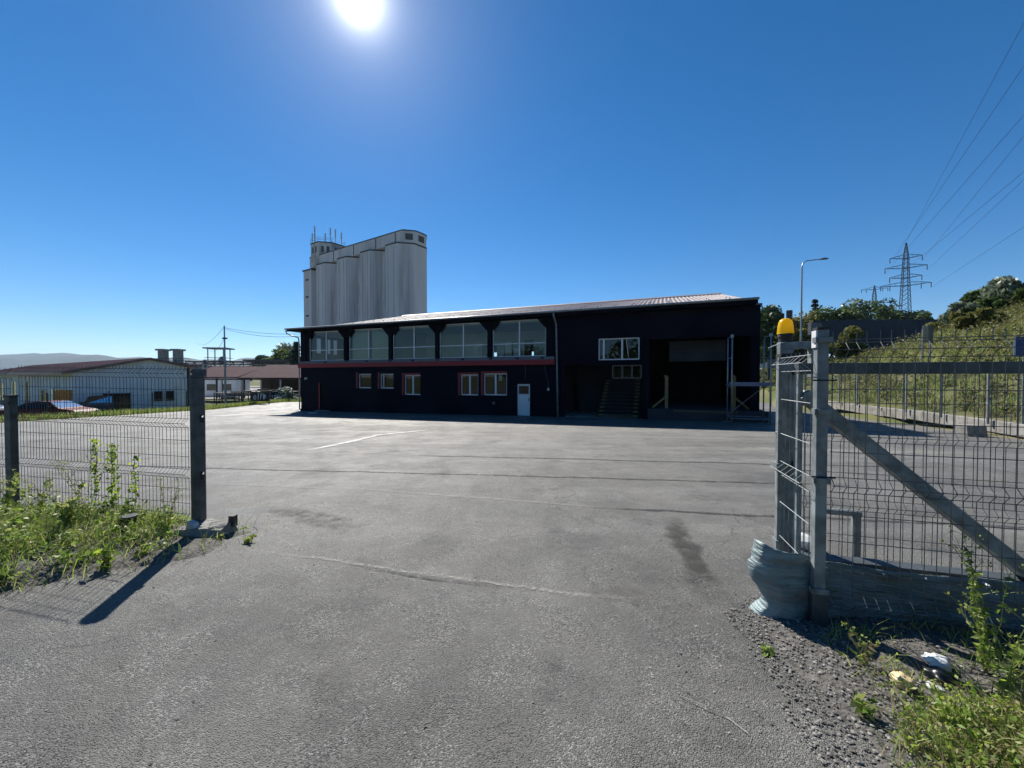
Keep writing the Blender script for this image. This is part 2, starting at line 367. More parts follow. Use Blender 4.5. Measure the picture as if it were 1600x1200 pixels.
def grid_mesh(name, xs, ys, zf, m, mask=None, smooth=True):
    nx, ny = len(xs), len(ys)
    v = [(x, y, zf(x, y)) for y in ys for x in xs]
    f = []
    for j in range(ny-1):
        for i in range(nx-1):
            a = j*nx+i
            if mask is None or mask((xs[i]+xs[i+1])/2, (ys[j]+ys[j+1])/2): f.append((a, a+1, a+nx+1, a+nx))
    me = bpy.data.meshes.new(name); me.from_pydata(v, [], f); me.update(); me.materials.append(M[m])
    if smooth: me.shade_smooth()
    return link(name, me)

def spaced(a, b, step): n = max(1, int(round((b-a)/step))); return [a+(b-a)*i/n for i in range(n+1)]
XS = [-9000, -6000, -4000, -2500, -1500, -900, -500, -300, -200, -140, -100, -80] + spaced(-65, -34, 4) + spaced(-32, -24, 1) + spaced(-22, 10, 2) + spaced(11, 60, 1.0) + spaced(64, 130, 6) + [160, 220, 320, 500, 900, 1600, 3000, 6000, 9000]
YS = [-9000, -5000, -2500, -1200, -600, -300, -160, -90, -60, -45] + spaced(-36, 60, 2) + spaced(64, 130, 6) + [160, 220, 320, 500, 900, 1600, 2800, 4500, 7000, 10000]
def ground_z(x, y):
    s = kerb_s(x, y); z = gz(x, y)
    if s < 0.4 and x > -27.5 and -20 < y < 46: z -= 0.25
    r = math.hypot(x, y)
    return z
tag(grid_mesh('ground', XS, YS, ground_z, 'field'), kind='structure')

# the asphalt yard: rows run from the left verge to the kerb
def yard():
    ys = spaced(-14, 0, 1.0)[:-1] + spaced(0, 8, 0.25)[:-1] + spaced(8, 46, 1.0)
    nx = 120; v = []; f = []
    for y in ys:
        x1 = kerb_x(y)+0.05
        for i in range(nx+1):
            t = i/nx; x = -26.5 + (x1+26.5)*t
            v.append((x, y, gz(x, y) if kerb_s(x, y) <= 0 else gz(x-0.2, y)))
    for j in range(len(ys)-1):
        for i in range(nx):
            a = j*(nx+1)+i; f.append((a, a+1, a+nx+2, a+nx+1))
    me = bpy.data.meshes.new('yard_asphalt'); me.from_pydata(v, [], f); me.update(); me.materials.append(M['asphalt']); me.shade_smooth()
    return link('yard_asphalt', me)
tag(yard(), kind='structure')

def ribbon(name, pts, width, m, lift, seed=0, wob=0.02, step=0.12):
    """a thin strip of sand, tar or dirt lying along a line on the asphalt; fades to its edges"""
    rnd = random.Random(seed); P = []
    for (a, b) in zip(pts, pts[1:]):
        n = max(1, int(math.dist(a, b)/step))
        P += [(a[0]+(b[0]-a[0])*i/n, a[1]+(b[1]-a[1])*i/n) for i in range(n)]
    P.append(pts[-1]); v = []; f = []; acr = []; off = 0.0
    for k, (x, y) in enumerate(P):
        q = P[min(k+1, len(P)-1)]; p = P[max(k-1, 0)]
        dx, dy = q[0]-p[0], q[1]-p[1]; l = math.hypot(dx, dy) or 1; nx, ny = -dy/l, dx/l
        off = off*0.9 + rnd.uniform(-wob, wob); wd = width*rnd.uniform(0.7, 1.25)
        end = min(1, k/6, (len(P)-1-k)/6)
        for t, a in ((-1, 0), (-0.5, 0.9), (0, 1), (0.5, 0.9), (1, 0)):
            xx, yy = x+nx*(off+t*wd/2), y+ny*(off+t*wd/2)
            v.append((xx, yy, gz(xx, yy)+lift)); acr.append(a*end)
    for k in range(len(P)-1):
        for j in range(4): a = k*5+j; f.append((a, a+1, a+6, a+5))
    me = bpy.data.meshes.new(name); me.from_pydata(v, [], f); me.update(); me.materials.append(M[m])
    at = me.attributes.new('across', 'FLOAT', 'POINT'); at.data.foreach_set('value', acr)
    return tag(link(name, me), kind='structure')
ribbon('pavement_joint', [(-5.3, 6.6), (-2.5, 6.23), (-0.6, 5.75), (0.72, 5.35), (1.4, 5.2)], 0.11, 'sand_joint', 0.006, 1)
ribbon('pavement_joint', [(1.0, 5.25), (2.3, 5.05), (5.0, 4.6), (9, 3.9)], 0.10, 'tar_joint', 0.006, 2)
ribbon('pavement_joint', [(-2.6, 3.75), (-1.9, 3.62), (-0.9, 3.33), (-0.1, 3.12), (0.49, 2.95), (1.1, 2.86)], 0.06, 'sand_joint', 0.007, 3)
ribbon('pavement_joint', [(-1.5, 3.5), (-0.8, 3.27), (0.0, 3.07)], 0.035, 'tar_joint', 0.009, 4, 0.008)
ribbon('pavement_joint', [(-5.5, 10.2), (-5.1, 12.2), (-4.9, 14.0), (-3.4, 16.0)], 0.30, 'worn_paint', 0.014, 5)
ribbon('pavement_joint', [(-12, 11.2), (-5.5, 10.3), (-2.0, 9.6)], 0.12, 'sand_joint', 0.006, 6)
ribbon('pavement_joint', [(-2.5, 9.6), (0, 9.25), (3.5, 8.75), (9, 8.0)], 0.14, 'tar_joint', 0.006, 7)
ribbon('pavement_joint', [(-9, 15.4), (-2, 14.2), (4, 13.4), (10, 12.5)], 0.5, 'sand_joint', 0.006, 8)
ribbon('pavement_joint', [(-25, 24.5), (-18, 27.5)], 0.3, 'tar_joint', 0.006, 9)
ribbon('pavement_joint', [(-24, 29), (-17.5, 33.5)], 0.3, 'tar_joint', 0.006, 10)
ribbon('dirt_streak', [(2.05, 4.9), (1.85, 4.2), (1.72, 3.6), (1.60, 3.05), (1.62, 2.7)], 0.30, 'wet_dirt', 0.008, 11)
ribbon('dirt_streak', [(0.4, 3.25), (1.0, 2.95), (1.5, 2.75)], 0.3, 'dirt_film', 0.010, 12)
ribbon('dirt_streak', [(-3.6, 5.4), (-2.6, 4.9), (-1.6, 4.2)], 0.45, 'dirt_film', 0.008, 13)
ribbon('concrete_apron', [(-19.6, 24.6), (-18.2, 28.0), (-17.6, 31.2)], 2.6, 'pale_concrete_film', 0.008, 14)

ribbon('dust_band', [(-16, 18.3), (-6, 16.9), (4, 15.6), (14, 14.2)], 3.6, 'dust_band', 0.007, 15, 0.01, 0.5)
ribbon('dust_band', [(-14, 12.6), (-4, 11.4), (6, 10.6), (13, 9.9)], 1.1, 'dust_band', 0.008, 16, 0.03, 0.4)
ribbon('pavement_joint', [(-9, 8.3), (-4, 7.7), (1, 7.1), (6, 6.5)], 0.10, 'tar_joint', 0.006, 17)
# raised beds at the gate: soil that rises out of the asphalt
def vnoise(x, y):
    return (math.sin(x*7.1+y*3.3)+math.sin(x*3.7-y*8.9+1.3)+math.sin(x*15.3+y*12.1+2.1)*0.6+math.sin(x*23-y*19)*0.4)/3.0
def bed_left_edge(x, y):
    yf = 2.80+(x+3.65)*(0.86 if x > -3.65 else 0.45); yb = 4.25+(-3.5-x)*0.19+0.30
    return min((y-yf), (yb-y), (-2.78-x))
def bed_left_z(x, y): return gz(x, y) - 0.03 + (0.15-0.09*sm((x+4.1)/0.6))*sm((bed_left_edge(x, y)+0.05)/0.4) + 0.02*vnoise(x, y)*sm(bed_left_edge(x, y)/0.2)
o = grid_mesh('soil_bed', spaced(-9, -2.6, 0.08), spaced(0.6, 5.8, 0.08), bed_left_z, 'soil', lambda x, y: bed_left_edge(x, y) > -0.25)
tag(o, kind='structure')
def bed_right_edge(x, y):
    xf = 1.40+(y-1.5)*0.20 if y < 2.75 else 1.65+(y-2.75)*1.6
    return min(x-xf, 3.05+0.0*x-y, y+1.5)+0.05*vnoise(x*1.7, y*1.7)
def bed_right_z(x, y):
    e = bed_right_edge(x, y)
    return gz(x, y) - 0.02 + 0.05*sm((e+0.05)/0.35) + 0.10*sm((e-0.35)/0.9) + 0.025*vnoise(x, y)*sm(e/0.3)
o = grid_mesh('soil_bed', spaced(1.0, 6.5, 0.07), spaced(-1.6, 3.3, 0.07), bed_right_z, 'soil', lambda x, y: bed_right_edge(x, y) > -0.25)
tag(o, kind='structure')

# ------------------------------------------------------------------ the kerb on the right
def on_kerb(t, s=0.0): return (KX+KWX*t+KWY*s, KY+KWY*t-KWX*s)
KANG = math.atan2(KWY, KWX)
kt = thing('concrete_kerb', 'long low concrete kerb wall along the foot of the grassy bank', 'kerb', (KX, KY, 0), KANG)
rnd = random.Random(5)
k0 = -16.0
while k0 < 24:
    ln = 2.0
    x, y = on_kerb(k0+1); zb = gz(*on_kerb(k0+1, -0.5))
    b = MB().box(0, -0.28, -0.35, ln-0.02, 0.0, 0.0)
    o = b.build('kerb_block', 'concrete', kt, bevel=0.02)
    o.location = (k0, rnd.uniform(-0.015, 0.015), 0.04+rnd.uniform(-0.02, 0.02) - 0.012*max(0, k0)); o.scale = (1, 1, 1.0+max(0, 0.04*(k0+16)*0.4))
    k0 += ln
for i, (t, s) in enumerate(((-1.6, -0.75), (-4.6, -0.8))):
    x, y = on_kerb(t, s); z = gz(x, y)
    o = MB().extr([(-0.25, 0), (0.28, 0), (0.2, 0.42), (-0.2, 0.42)], 'y', -0.3, 0.35).build('concrete_block', 'concrete', None, bevel=0.02, loc=(x, y, z-0.02))
    o.rotation_euler = (0, 0, KANG+0.3)
    tag(o, ['pale concrete block beside the kerb, the farther from the blue sign', 'pale concrete block beside the kerb below the blue sign'][i], 'block', 'concrete blocks by the kerb')

# ------------------------------------------------------------------ the black building
BA = R(-21.28)
BLD = thing('black_building', 'long black two-storey building with glazed gallery, red band and corrugated roof', 'building', (-17.7, 32.2, -1.2), BA)
def wall_holes(name, u0, u1, z0, z1, holes, y0, y1, m, parent):
    us = sorted({u0, u1, *[h[0] for h in holes], *[h[1] for h in holes]}); zs = sorted({z0, z1, *[h[2] for h in holes], *[h[3] for h in holes]})
    us = [u for u in us if u0 <= u <= u1]; zs = [z for z in zs if z0 <= z <= z1]
    inh = lambda u, z: any(h[0] < u < h[1] and h[2] < z < h[3] for h in holes)
    b = MB()
    solid = lambda i, j: 0 <= i < len(us)-1 and 0 <= j < len(zs)-1 and not inh((us[i]+us[i+1])/2, (zs[j]+zs[j+1])/2)
    for i in range(len(us)-1):
        for j in range(len(zs)-1):
            if not solid(i, j): continue
            a, c, d, e = us[i], us[i+1], zs[j], zs[j+1]
            b.quad((a,y0,d),(c,y0,d),(c,y0,e),(a,y0,e)); b.quad((c,y1,d),(a,y1,d),(a,y1,e),(c,y1,e))
            if not solid(i-1, j): b.quad((a,y1,d),(a,y0,d),(a,y0,e),(a,y1,e))
            if not solid(i+1, j): b.quad((c,y0,d),(c,y1,d),(c,y1,e),(c,y0,e))
            if not solid(i, j-1): b.quad((a,y0,d),(a,y1,d),(c,y1,d),(c,y0,d))
            if not solid(i, j+1): b.quad((a,y0,e),(c,y0,e),(c,y1,e),(a,y1,e))
    me = bpy.data.meshes.new(name); me.from_pydata(b.v, [], b.f); me.update(); me.materials.append(M[m])
    return link(name, me, parent)

UPW = [(0.91, 4.66), (5.14, 9.02), (9.39, 13.11), (13.44, 17.19), (17.57, 21.31)]
GW = [(6.07, 7.37, 1.95, 3.07, 1), (8.18, 9.47, 1.95, 3.07, 1), (10.41, 11.85, 1.50, 2.98, 2), (15.13, 16.51, 1.55, 3.0, 2), (16.9, 18.63, 1.58, 3.07, 2)]
holes = [(a, b, 4.15, 6.55) for a, b in UPW] + [g[:4] for g in GW] + [(19.36, 20.24, 0.30, 2.36), (2.1, 3.0, 0.15, 2.3), (24.6, 26.97, 3.83, 5.14), (22.5, 27.15, -0.5, 3.55), (27.5, 32.6, -0.5, 5.0)]
wall_holes('front_wall', 0, 33, -0.5, 6.62, holes, 0.0, 0.28, 'black_paint', BLD)
wall_holes('side_wall', 0, 16, -0.5, 6.62, [(1.1, 1.75, 4.9, 6.2), (2.28, 2.82, 4.9, 6.2), (2.95, 3.58, 4.85, 6.2)], 0, 0.25, 'black_paint', BLD).matrix_local = Matrix.Translation((0.255, 0.285, 0)) @ Matrix.Rotation(R(90), 4, 'Z')
wall_holes('side_wall', 0, 16, -0.5, 6.62, [], 0, 0.25, 'black_paint', BLD).matrix_local = Matrix.Translation((32.995, 0.285, 0)) @ Matrix.Rotation(R(90), 4, 'Z')
back_holes = [(1.5, 2.5, 4.4, 5.9), (3.2, 3.9, 4.5, 5.9), (4.2, 4.9, 4.5, 5.9), (10.5, 12.0, 4.6, 5.6), (15, 16.2, 4.6, 5.6), (18.5, 19.5, 4.4, 5.8), (20.2, 21, 4.4, 5.8)]
wall_holes('back_wall', 0.3, 32.7, -0.5, 6.62, back_holes, 16.0, 16.25, 'black_paint', BLD)
# floors, partitions and the gallery's inner wall
MB().box(0.3, 0.30, 3.55, 22.0, 15.95, 3.80).build('upper_floor', 'dark_interior', BLD)
MB().box(0.3, 0.30, 6.40, 32.6, 15.95, 6.60).build('ceiling', 'interior_wall', BLD)
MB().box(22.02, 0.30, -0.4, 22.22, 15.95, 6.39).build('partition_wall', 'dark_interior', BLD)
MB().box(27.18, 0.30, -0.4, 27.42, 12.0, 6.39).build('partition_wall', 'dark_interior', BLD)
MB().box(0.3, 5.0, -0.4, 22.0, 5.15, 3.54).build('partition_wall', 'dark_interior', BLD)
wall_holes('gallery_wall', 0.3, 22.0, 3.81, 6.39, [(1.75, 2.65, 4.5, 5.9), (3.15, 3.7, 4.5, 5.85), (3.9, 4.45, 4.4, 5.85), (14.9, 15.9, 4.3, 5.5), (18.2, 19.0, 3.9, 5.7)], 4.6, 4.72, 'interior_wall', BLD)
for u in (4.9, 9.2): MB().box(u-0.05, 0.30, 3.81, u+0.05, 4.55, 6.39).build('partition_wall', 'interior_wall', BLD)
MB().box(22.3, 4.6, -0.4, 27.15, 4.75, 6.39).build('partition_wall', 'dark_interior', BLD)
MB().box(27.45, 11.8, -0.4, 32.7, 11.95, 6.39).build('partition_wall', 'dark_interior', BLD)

def window(u0, u1, z0, z1, y, frame, mull=(), trans=(), parent=BLD, fw=0.07, glass=True, label=None, name='window', dep=0.07):
    """white frame with mullions and transoms, panes behind; origin at the sill's left end"""
    W, H = u1-u0, z1-z0
    b = MB().box(0, 0, 0, W, dep, fw).box(0, 0, H-fw, W, dep, H).box(0, 0, fw, fw, dep, H-fw).box(W-fw, 0, fw, W, dep, H-fw)
    fo = b.build(name, frame, parent, loc=(u0, y, z0))
    for mu in mull: MB().box(mu-fw*0.75, -0.012, fw, mu+fw*0.75, dep-0.012, H-fw).build('mullion', frame, fo)
    cols = [0] + list(mull) + [W]
    for tz in trans:
        for a, c in zip(cols, cols[1:]):
            MB().box(a+(fw if a == 0 else fw*0.75), -0.006, tz-fw*0.5, c-(fw if c == W else fw*0.75), dep-0.018, tz+fw*0.5).build('transom', frame, fo)
    rows = [0] + list(trans) + [H]
    if glass:
        for a, c in zip(cols, cols[1:]):
            for d, e in zip(rows, rows[1:]):
                MB().quad((a+0.02, dep*0.6, d+0.02), (c-0.02, dep*0.6, d+0.02), (c-0.02, dep*0.6, e-0.02), (a+0.02, dep*0.6, e-0.02)).flat('pane', 'glass', fo)
    if label: fo['label'] = label
    return fo
for i, (a, b) in enumerate(UPW):
    window(a+0.004, b-0.004, 4.154, 6.546, 0.10, 'white_plastic', ((b-a)/2+0.02*(i-2),), (0.86,), fw=0.055)
    for s in (0, 1):      # black chamfer braces in the upper corners of each opening
        x0 = a if s == 0 else b; d = 1 if s == 0 else -1
        MB().extr([(x0-0.06*d, 6.60), (x0+0.58*d, 6.60), (x0+0.52*d, 6.48), (x0+0.05*d, 5.98), (x0-0.06*d, 5.93)], 'y', -0.045, 0.085).build('corner_brace', 'black_wood', BLD)
for k, u in enumerate([0.45] + [(UPW[i][1]+UPW[i+1][0])/2 for i in range(4)] + [21.62]):
    w2 = 0.15 if 0 < k < 5 else 0.2
    MB().box(u-w2, -0.06, 4.12, u+w2, -0.003, 6.615).build('gallery_post', 'black_wood', BLD)
MB().box(-0.05, -0.16, 3.93, 21.9, -0.002, 4.11).build('window_sill', 'grey_trim', BLD)
for u in (2.8, 5.0, 7.0, 9.2, 11.2, 13.3, 15.3, 17.4, 19.3, 21.0): MB().box(u, -0.19, 3.99, u+0.22, -0.162, 4.07).build('sill_clip', 'black_wood', BLD)
MB().box(-0.06, -0.24, 3.60, 21.93, -0.001, 3.925).build('red_band', 'red_paint', BLD)
for i, (a, b, c, d, n) in enumerate(GW):
    window(a+0.004, b-0.004, c+0.004, d-0.004, 0.12, 'white_plastic', ((b-a)/2,) if n == 2 else (), (), fw=0.075)
    MB().box(a-0.16, -0.03, c, a, 0.11, d+0.13).build('red_reveal', 'red_paint', BLD)
    if i >= 2: MB().box(a+0.002, -0.03, d+0.002, b, 0.11, d+0.13).build('red_reveal', 'red_paint', BLD)
MB().box(17.9, 0.30, 2.55, 18.15, 0.31, 3.0).build('paper_notice', 'off_white', BLD)
for u in (8.5,): MB().bar((u, 0.1, 2.02), (u+0.06, 0.02, 3.0), 0.05).build('tilted_sash', 'white_plastic', BLD)
for u0, u1 in ((5.25, 7.0), (7.15, 8.95)): MB().box(u0, 0.34, 4.2, u1, 0.36, 6.35).build('blind', 'blind', BLD)
for u0, u1, z1, m_ in ((17.7, 18.0, 5.0, 'off_white'), (18.15, 18.6, 5.25, 'off_white'), (18.8, 19.25, 4.75, 'white_plastic'), (15.6, 16.4, 5.2, 'interior_wall'), (16.0, 16.4, 4.95, 'white_plastic')):
    MB().box(u0, 0.9, 3.81, u1, 1.2, z1).build('stored_panel', m_, BLD)
# white door with a glazed top, on a step
dr = MB().box(0, 0, 0, 0.88, 0.07, 2.06).build('door', 'white_plastic', BLD, loc=(19.36, 0.06, 0.30))
MB().box(0.10, -0.012, 1.42, 0.78, -0.002, 1.93).build('door_window', 'car_glass', dr)
for z in (1.37, 1.93): MB().box(0.08, -0.02, z, 0.80, -0.003, z+0.045).build('glazing_bead', 'off_white', dr)
MB().box(0.76, -0.06, 0.98, 0.80, -0.003, 1.12).build('door_handle', 'steel_dark', dr)
MB().box(19.1, -0.75, 0.02, 20.9, -0.003, 0.24).build('door_step', 'yellow_paint', BLD, bevel=0.02)
d2 = MB().box(0, 0, 0, 0.9, 0.06, 2.15).build('door', 'black_wood', BLD, loc=(2.1, 0.12, 0.15))
MB().box(-0.13, -0.13, 0, -0.004, -0.01, 2.2).build('door_jamb', 'red_paint', d2)
MB().box(-0.1, -0.5, -0.12, 1.1, -0.14, -0.02).build('threshold', 'concrete', d2)
MB().box(0.6, -0.16, 2.62, 0.75, -0.003, 2.78).build('wall_lamp', 'off_white', BLD)
MB().box(17.6, -0.04, 0.98, 17.78, -0.003, 1.16).build('vent_cover', 'grey_trim', BLD)
MB().box(21.42, -0.1, 1.95, 21.55, -0.003, 2.12).build('socket_box', 'off_white', BLD)
MB().tube([(19.95, -0.02, 3.58), (19.95, -0.02, 2.9), (19.93, -0.02, 2.7)], 0.012, 5).build('cable', 'grey_trim', BLD)
MB().tube([(21.2, -0.02, 3.58), (21.28, -0.02, 3.2), (21.46, -0.02, 2.5), (21.48, -0.02, 2.12)], 0.012, 5).build('cable', 'grey_trim', BLD)
MB().box(-0.04, -0.05, -0.45, 22.4, -0.001, 0.18).build('plinth', 'black_wood', BLD)
# fascia, gutters and downpipes
MB().box(-0.85, -0.55, 6.63, 32.75, 0.6, 6.72).build('soffit_board', 'black_wood', BLD)
MB().box(-0.87, -0.60, 6.60, 32.77, -0.551, 6.86).build('fascia_board', 'black_wood', BLD)
MB().box(-0.85, 0.61, 6.63, 33.2, 16.3, 6.80).build('flat_roof', 'grey_trim', BLD)
MB().tube([(-0.95, -0.68, 6.80), (32.8, -0.68, 6.84)], 0.065, 8).build('gutter', 'zinc', BLD, smooth=True)
MB().tube([(21.98, -0.66, 6.76), (21.98, -0.62, 6.55), (22.0, -0.2, 6.25), (22.02, -0.14, 6.0), (22.08, -0.14, 3.0), (22.13, -0.14, 0.25)], 0.058, 8).build('downpipe', 'galvanised', BLD, smooth=True)
MB().tube([(-0.98, -0.6, 6.72), (-0.98, -0.5, 6.45), (-0.7, -0.2, 6.28), (-0.1, -0.12, 6.1), (-0.06, -0.1, 5.8), (-0.06, -0.1, 0.1)], 0.05, 8).build('downpipe', 'zinc', BLD, smooth=True)
# corrugated roof: sheets with trapezoid ribs, each a piece of its own
EU0, EU1, EZ, RZ_, RW = 4.3, 32.2, 7.0, 8.82, 8.0
def rib_sheet(width, slope_len, rib=0.25, h=0.035):
    b = MB(); n = int(round(width/rib)); prof = []
    for k in range(n):
        x = k*rib; prof += [(x, 0), (x+rib*0.42, 0), (x+rib*0.55, h), (x+rib*0.87, h)]
    prof.append((n*rib, 0))
    for (xa, za), (xb, zb) in zip(prof, prof[1:]): b.quad((xa, 0, za), (xb, 0, zb), (xb, slope_len, zb), (xa, slope_len, za))
    return b
sl = math.hypot(RW+0.45, RZ_-EZ); pitch = math.atan2(RZ_-EZ, RW)
sheet = rib_sheet(1.0, sl).mesh('roof_sheet', 'roof_sheet')
roof = MB().extr([(-0.1, 6.87), (16.1, 6.87), (16.0, 6.96), (8.0, RZ_-0.06), (0.0, 6.96)], 'x', EU0+0.1, EU1-0.1).build('roof', 'black_wood', BLD)
rnd = random.Random(3)
for k in range(28):
    o = link('roof_sheet', sheet, roof, (EU0+k*0.9965, -0.45, EZ-0.12*0.45/0.45*0.9+rnd.uniform(0, 0.006))); o.rotation_euler = (pitch, 0, 0)
    o2 = link('roof_sheet', sheet, roof, (EU0+(k+1)*0.9965, 16.45, EZ-0.11)); o2.rotation_euler = (pitch, 0, PI)
MB().extr([(7.7, RZ_-0.03), (8.0, RZ_+0.09), (8.3, RZ_-0.03), (8.3, RZ_-0.0), (8.0, RZ_+0.12), (7.7, RZ_+0.0)], 'x', EU0, EU1).build('ridge_cap', 'roof_sheet', roof)
scr = MB().tube([(0, 0, 0), (0, 0, 0.07)], 0.022, 5).mesh('roof_screw', 'steel_dark')
for k in range(28):
    for t in (0.35, 1.6):
        o = link('roof_screw', scr, roof, (EU0+0.35+k*0.9965, -0.4+t*math.cos(pitch), EZ-0.06+t*math.sin(pitch)))
# the loading side on the right
window(24.604, 26.966, 3.834, 5.136, 0.08, 'white_plastic', (0.31, 1.38), (), fw=0.065)
MB().bar((26.35, 0.16, 3.92), (26.22, 0.05, 5.05), 0.03).build('tilted_sash', 'white_plastic', BLD)
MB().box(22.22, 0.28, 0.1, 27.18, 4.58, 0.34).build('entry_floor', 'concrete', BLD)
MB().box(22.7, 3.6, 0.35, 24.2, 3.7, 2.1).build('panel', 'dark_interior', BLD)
window(24.9, 26.9, 2.70, 3.66, 4.42, 'off_white', (0.7, 1.35), (), fw=0.08)
st = thing('entry_stair', 'dark stair with yellow marked tread ends inside the recessed entry', 'stairs')
st.parent = None; st.matrix_world = BLD.matrix_basis
for k in range(11):
    z = 0.34+(k+1)*0.208; y = 0.45+k*0.33
    t = MB().box(24.55, y, z-0.05, 26.85, y+0.345, z).build('tread', 'steel_dark', st)
    for u in (24.555, 26.58): MB().box(u, y-0.006, z-0.09, u+0.26, y-0.001, z-0.005).build('hazard_strip', 'yellow_paint', t)
for u in (24.45, 26.87): MB().extr([(0.35, 0.35), (0.75, 0.35), (4.2, 2.55), (4.2, 2.75), (3.9, 2.75)], 'x', u, u+0.08).build('stringer', 'steel_dark', st)
for k in range(16):
    MB().extr([(24.6+k*0.14, 0.37), (24.66+k*0.14, 0.37), (24.71+k*0.14, 0.46), (24.65+k*0.14, 0.46)], 'y', 0.430, 0.440).build('hazard_stripe', 'yellow_paint', st)
# dock, its edge stripes, guards and the half-raised door
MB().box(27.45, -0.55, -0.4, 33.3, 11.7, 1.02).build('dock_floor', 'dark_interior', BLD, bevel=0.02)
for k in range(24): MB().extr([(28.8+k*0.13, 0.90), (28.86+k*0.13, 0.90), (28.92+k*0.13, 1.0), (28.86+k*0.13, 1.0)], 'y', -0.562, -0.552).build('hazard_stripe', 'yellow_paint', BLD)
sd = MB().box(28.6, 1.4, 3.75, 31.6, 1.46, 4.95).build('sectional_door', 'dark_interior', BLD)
for z in (4.05, 4.35, 4.65): MB().box(28.6, 1.385, z, 31.6, 1.398, z+0.03).build('door_seam', 'steel_dark', sd)
for u, d in ((28.45, -1), (31.9, 1)):
    g = thing('dock_guard', ['yellow braced guard post on the dock, nearer the stair', 'yellow braced guard post on the dock beside the scaffold'][d == 1], 'guard post', group='yellow dock guards')
    g.matrix_world = BLD.matrix_basis @ Matrix.Translation((u, 0.25 if d < 0 else 0.6, 1.02))
    MB().box(-0.09, -0.09, 0, 0.09, 0.09, 1.85).build('post', 'yellow_paint', g, bevel=0.01)
    MB().bar((0.09*d, 0, 0.62), (0.75*d, 0, 0.04), 0.11, 0.11, (0, 1, 0)).build('brace', 'yellow_paint', g)
    MB().box(-0.16, -0.13, 1.80, 0.02, -0.092, 1.90).build('top_plate', 'yellow_paint', g)

# mobile scaffold at the right end of the facade
sf = thing('mobile_scaffold', 'tall two-frame steel scaffold with blue deck at the right end of the black building', 'scaffold')
sf.matrix_world = BLD.matrix_basis @ Matrix.Translation((31.4, -2.05, 0.42))
for u in (0.0, 1.62):
    fr = MB()
    for y in (0.0, 1.3): fr.tube([(u, y, 0.12), (u, y, 4.45)], 0.035, 8)
    for z in (0.35, 1.9, 3.35, 4.40): fr.tube([(u, 0, z), (u, 1.3, z)], 0.028, 6)
    fr.build('end_frame', 'zinc', sf, smooth=True)
    MB().box(u-0.05, -0.02, 4.33, u+0.05, 0.12, 4.47).build('cap', 'white_plastic', sf)
    MB().box(u-0.32, -0.06, 0.0, u+0.38, 0.06, 0.07).build('foot_bar', 'zinc', sf)
    MB().box(u-0.2, 1.24, 0.0, u+0.2, 1.36, 0.07).build('foot_bar', 'zinc', sf)
MB().box(-0.1, 0.05, 1.95, 1.75, 1.25, 2.03).build('deck', 'blue_deck', sf)
MB().box(-0.1, 0.0, 2.03, 1.75, 0.04, 2.14).build('toe_board', 'blue_deck', sf)
MB().tube([(0, 0, 0.36), (1.62, 0, 0.36)], 0.025, 6).tube([(0, 1.3, 0.36), (1.62, 1.3, 0.36)], 0.025, 6).build('ledger', 'zinc', sf)
MB().tube([(0, 1.3, 0.4), (1.62, 1.3, 1.9)], 0.02, 6).build('diagonal_brace', 'zinc', sf)
p = MB().box(-0.28, -0.16, 0, 0.28, 0.16, 0.05).build('paving_slab', 'off_white', None, loc=(-14.6, 28.1, gz(-14.6, 28.1)+0.003))
tag(p, 'loose pale slab lying in the shadow at the left corner of the black building', 'slab')

# ------------------------------------------------------------------ welded mesh panels
def bent_profile(zs_rows, z0, z1, amp, hh):
    """(z, offset) points of one upright wire with a V-fold at every row"""
    pts = [(z0, 0.0)]
    for r in sorted(zs_rows):
        pts += [(r-hh, 0.0), (r, amp), (r+hh, 0.0)]
    pts.append((z1, 0.0))
    return pts
def mesh_panel(parent, x0, x1, z0, z1, rows, spacing, amp, wr, m, hh=0.045, dirz=1, hz=None, slope=0.0):
    pr = bent_profile(rows, z0, z1, amp*dirz, hh)
    me = MB().tube([(0, o, z) for z, o in pr], wr, 4).mesh('upright_wire', m)
    n = int(round((x1-x0)/spacing)); rr = random.Random(int(x1*977))
    for k in range(n+1):
        o = link('upright_wire', me, parent, ((x0+(x1-x0)*k/n)+rr.uniform(-0.0012, 0.0012), 0, slope*(k/n)))
        o.rotation_euler = (rr.uniform(-0.004, 0.004), rr.uniform(-0.002, 0.002), 0)
    zz = []
    for r in rows: zz += [(r-hh, 0), (r, amp*dirz), (r+hh, 0)]
    for h in (hz or []): zz.append((h, 0))
    for z, o in zz:
        MB().tube([(x0-0.01, o+dirz*wr*1.6, z), (x1+0.01, o+dirz*wr*1.6, z+slope)], wr, 4).build('cross_wire', m, parent)

# ---- right: fence line and gate, along direction (cos16, -sin16)
GA = R(-16.0)
GR = Vector((math.cos(GA), math.sin(GA), 0)); GB = Vector((-math.sin(GA), math.cos(GA), 0))
G0 = Vector((2.09, 2.60, 0))
def gp(r, b, z=0.0): v = G0 + GR*r + GB*b; return (v.x, v.y, z)
gzb = gz(2.1, 2.6)+0.08

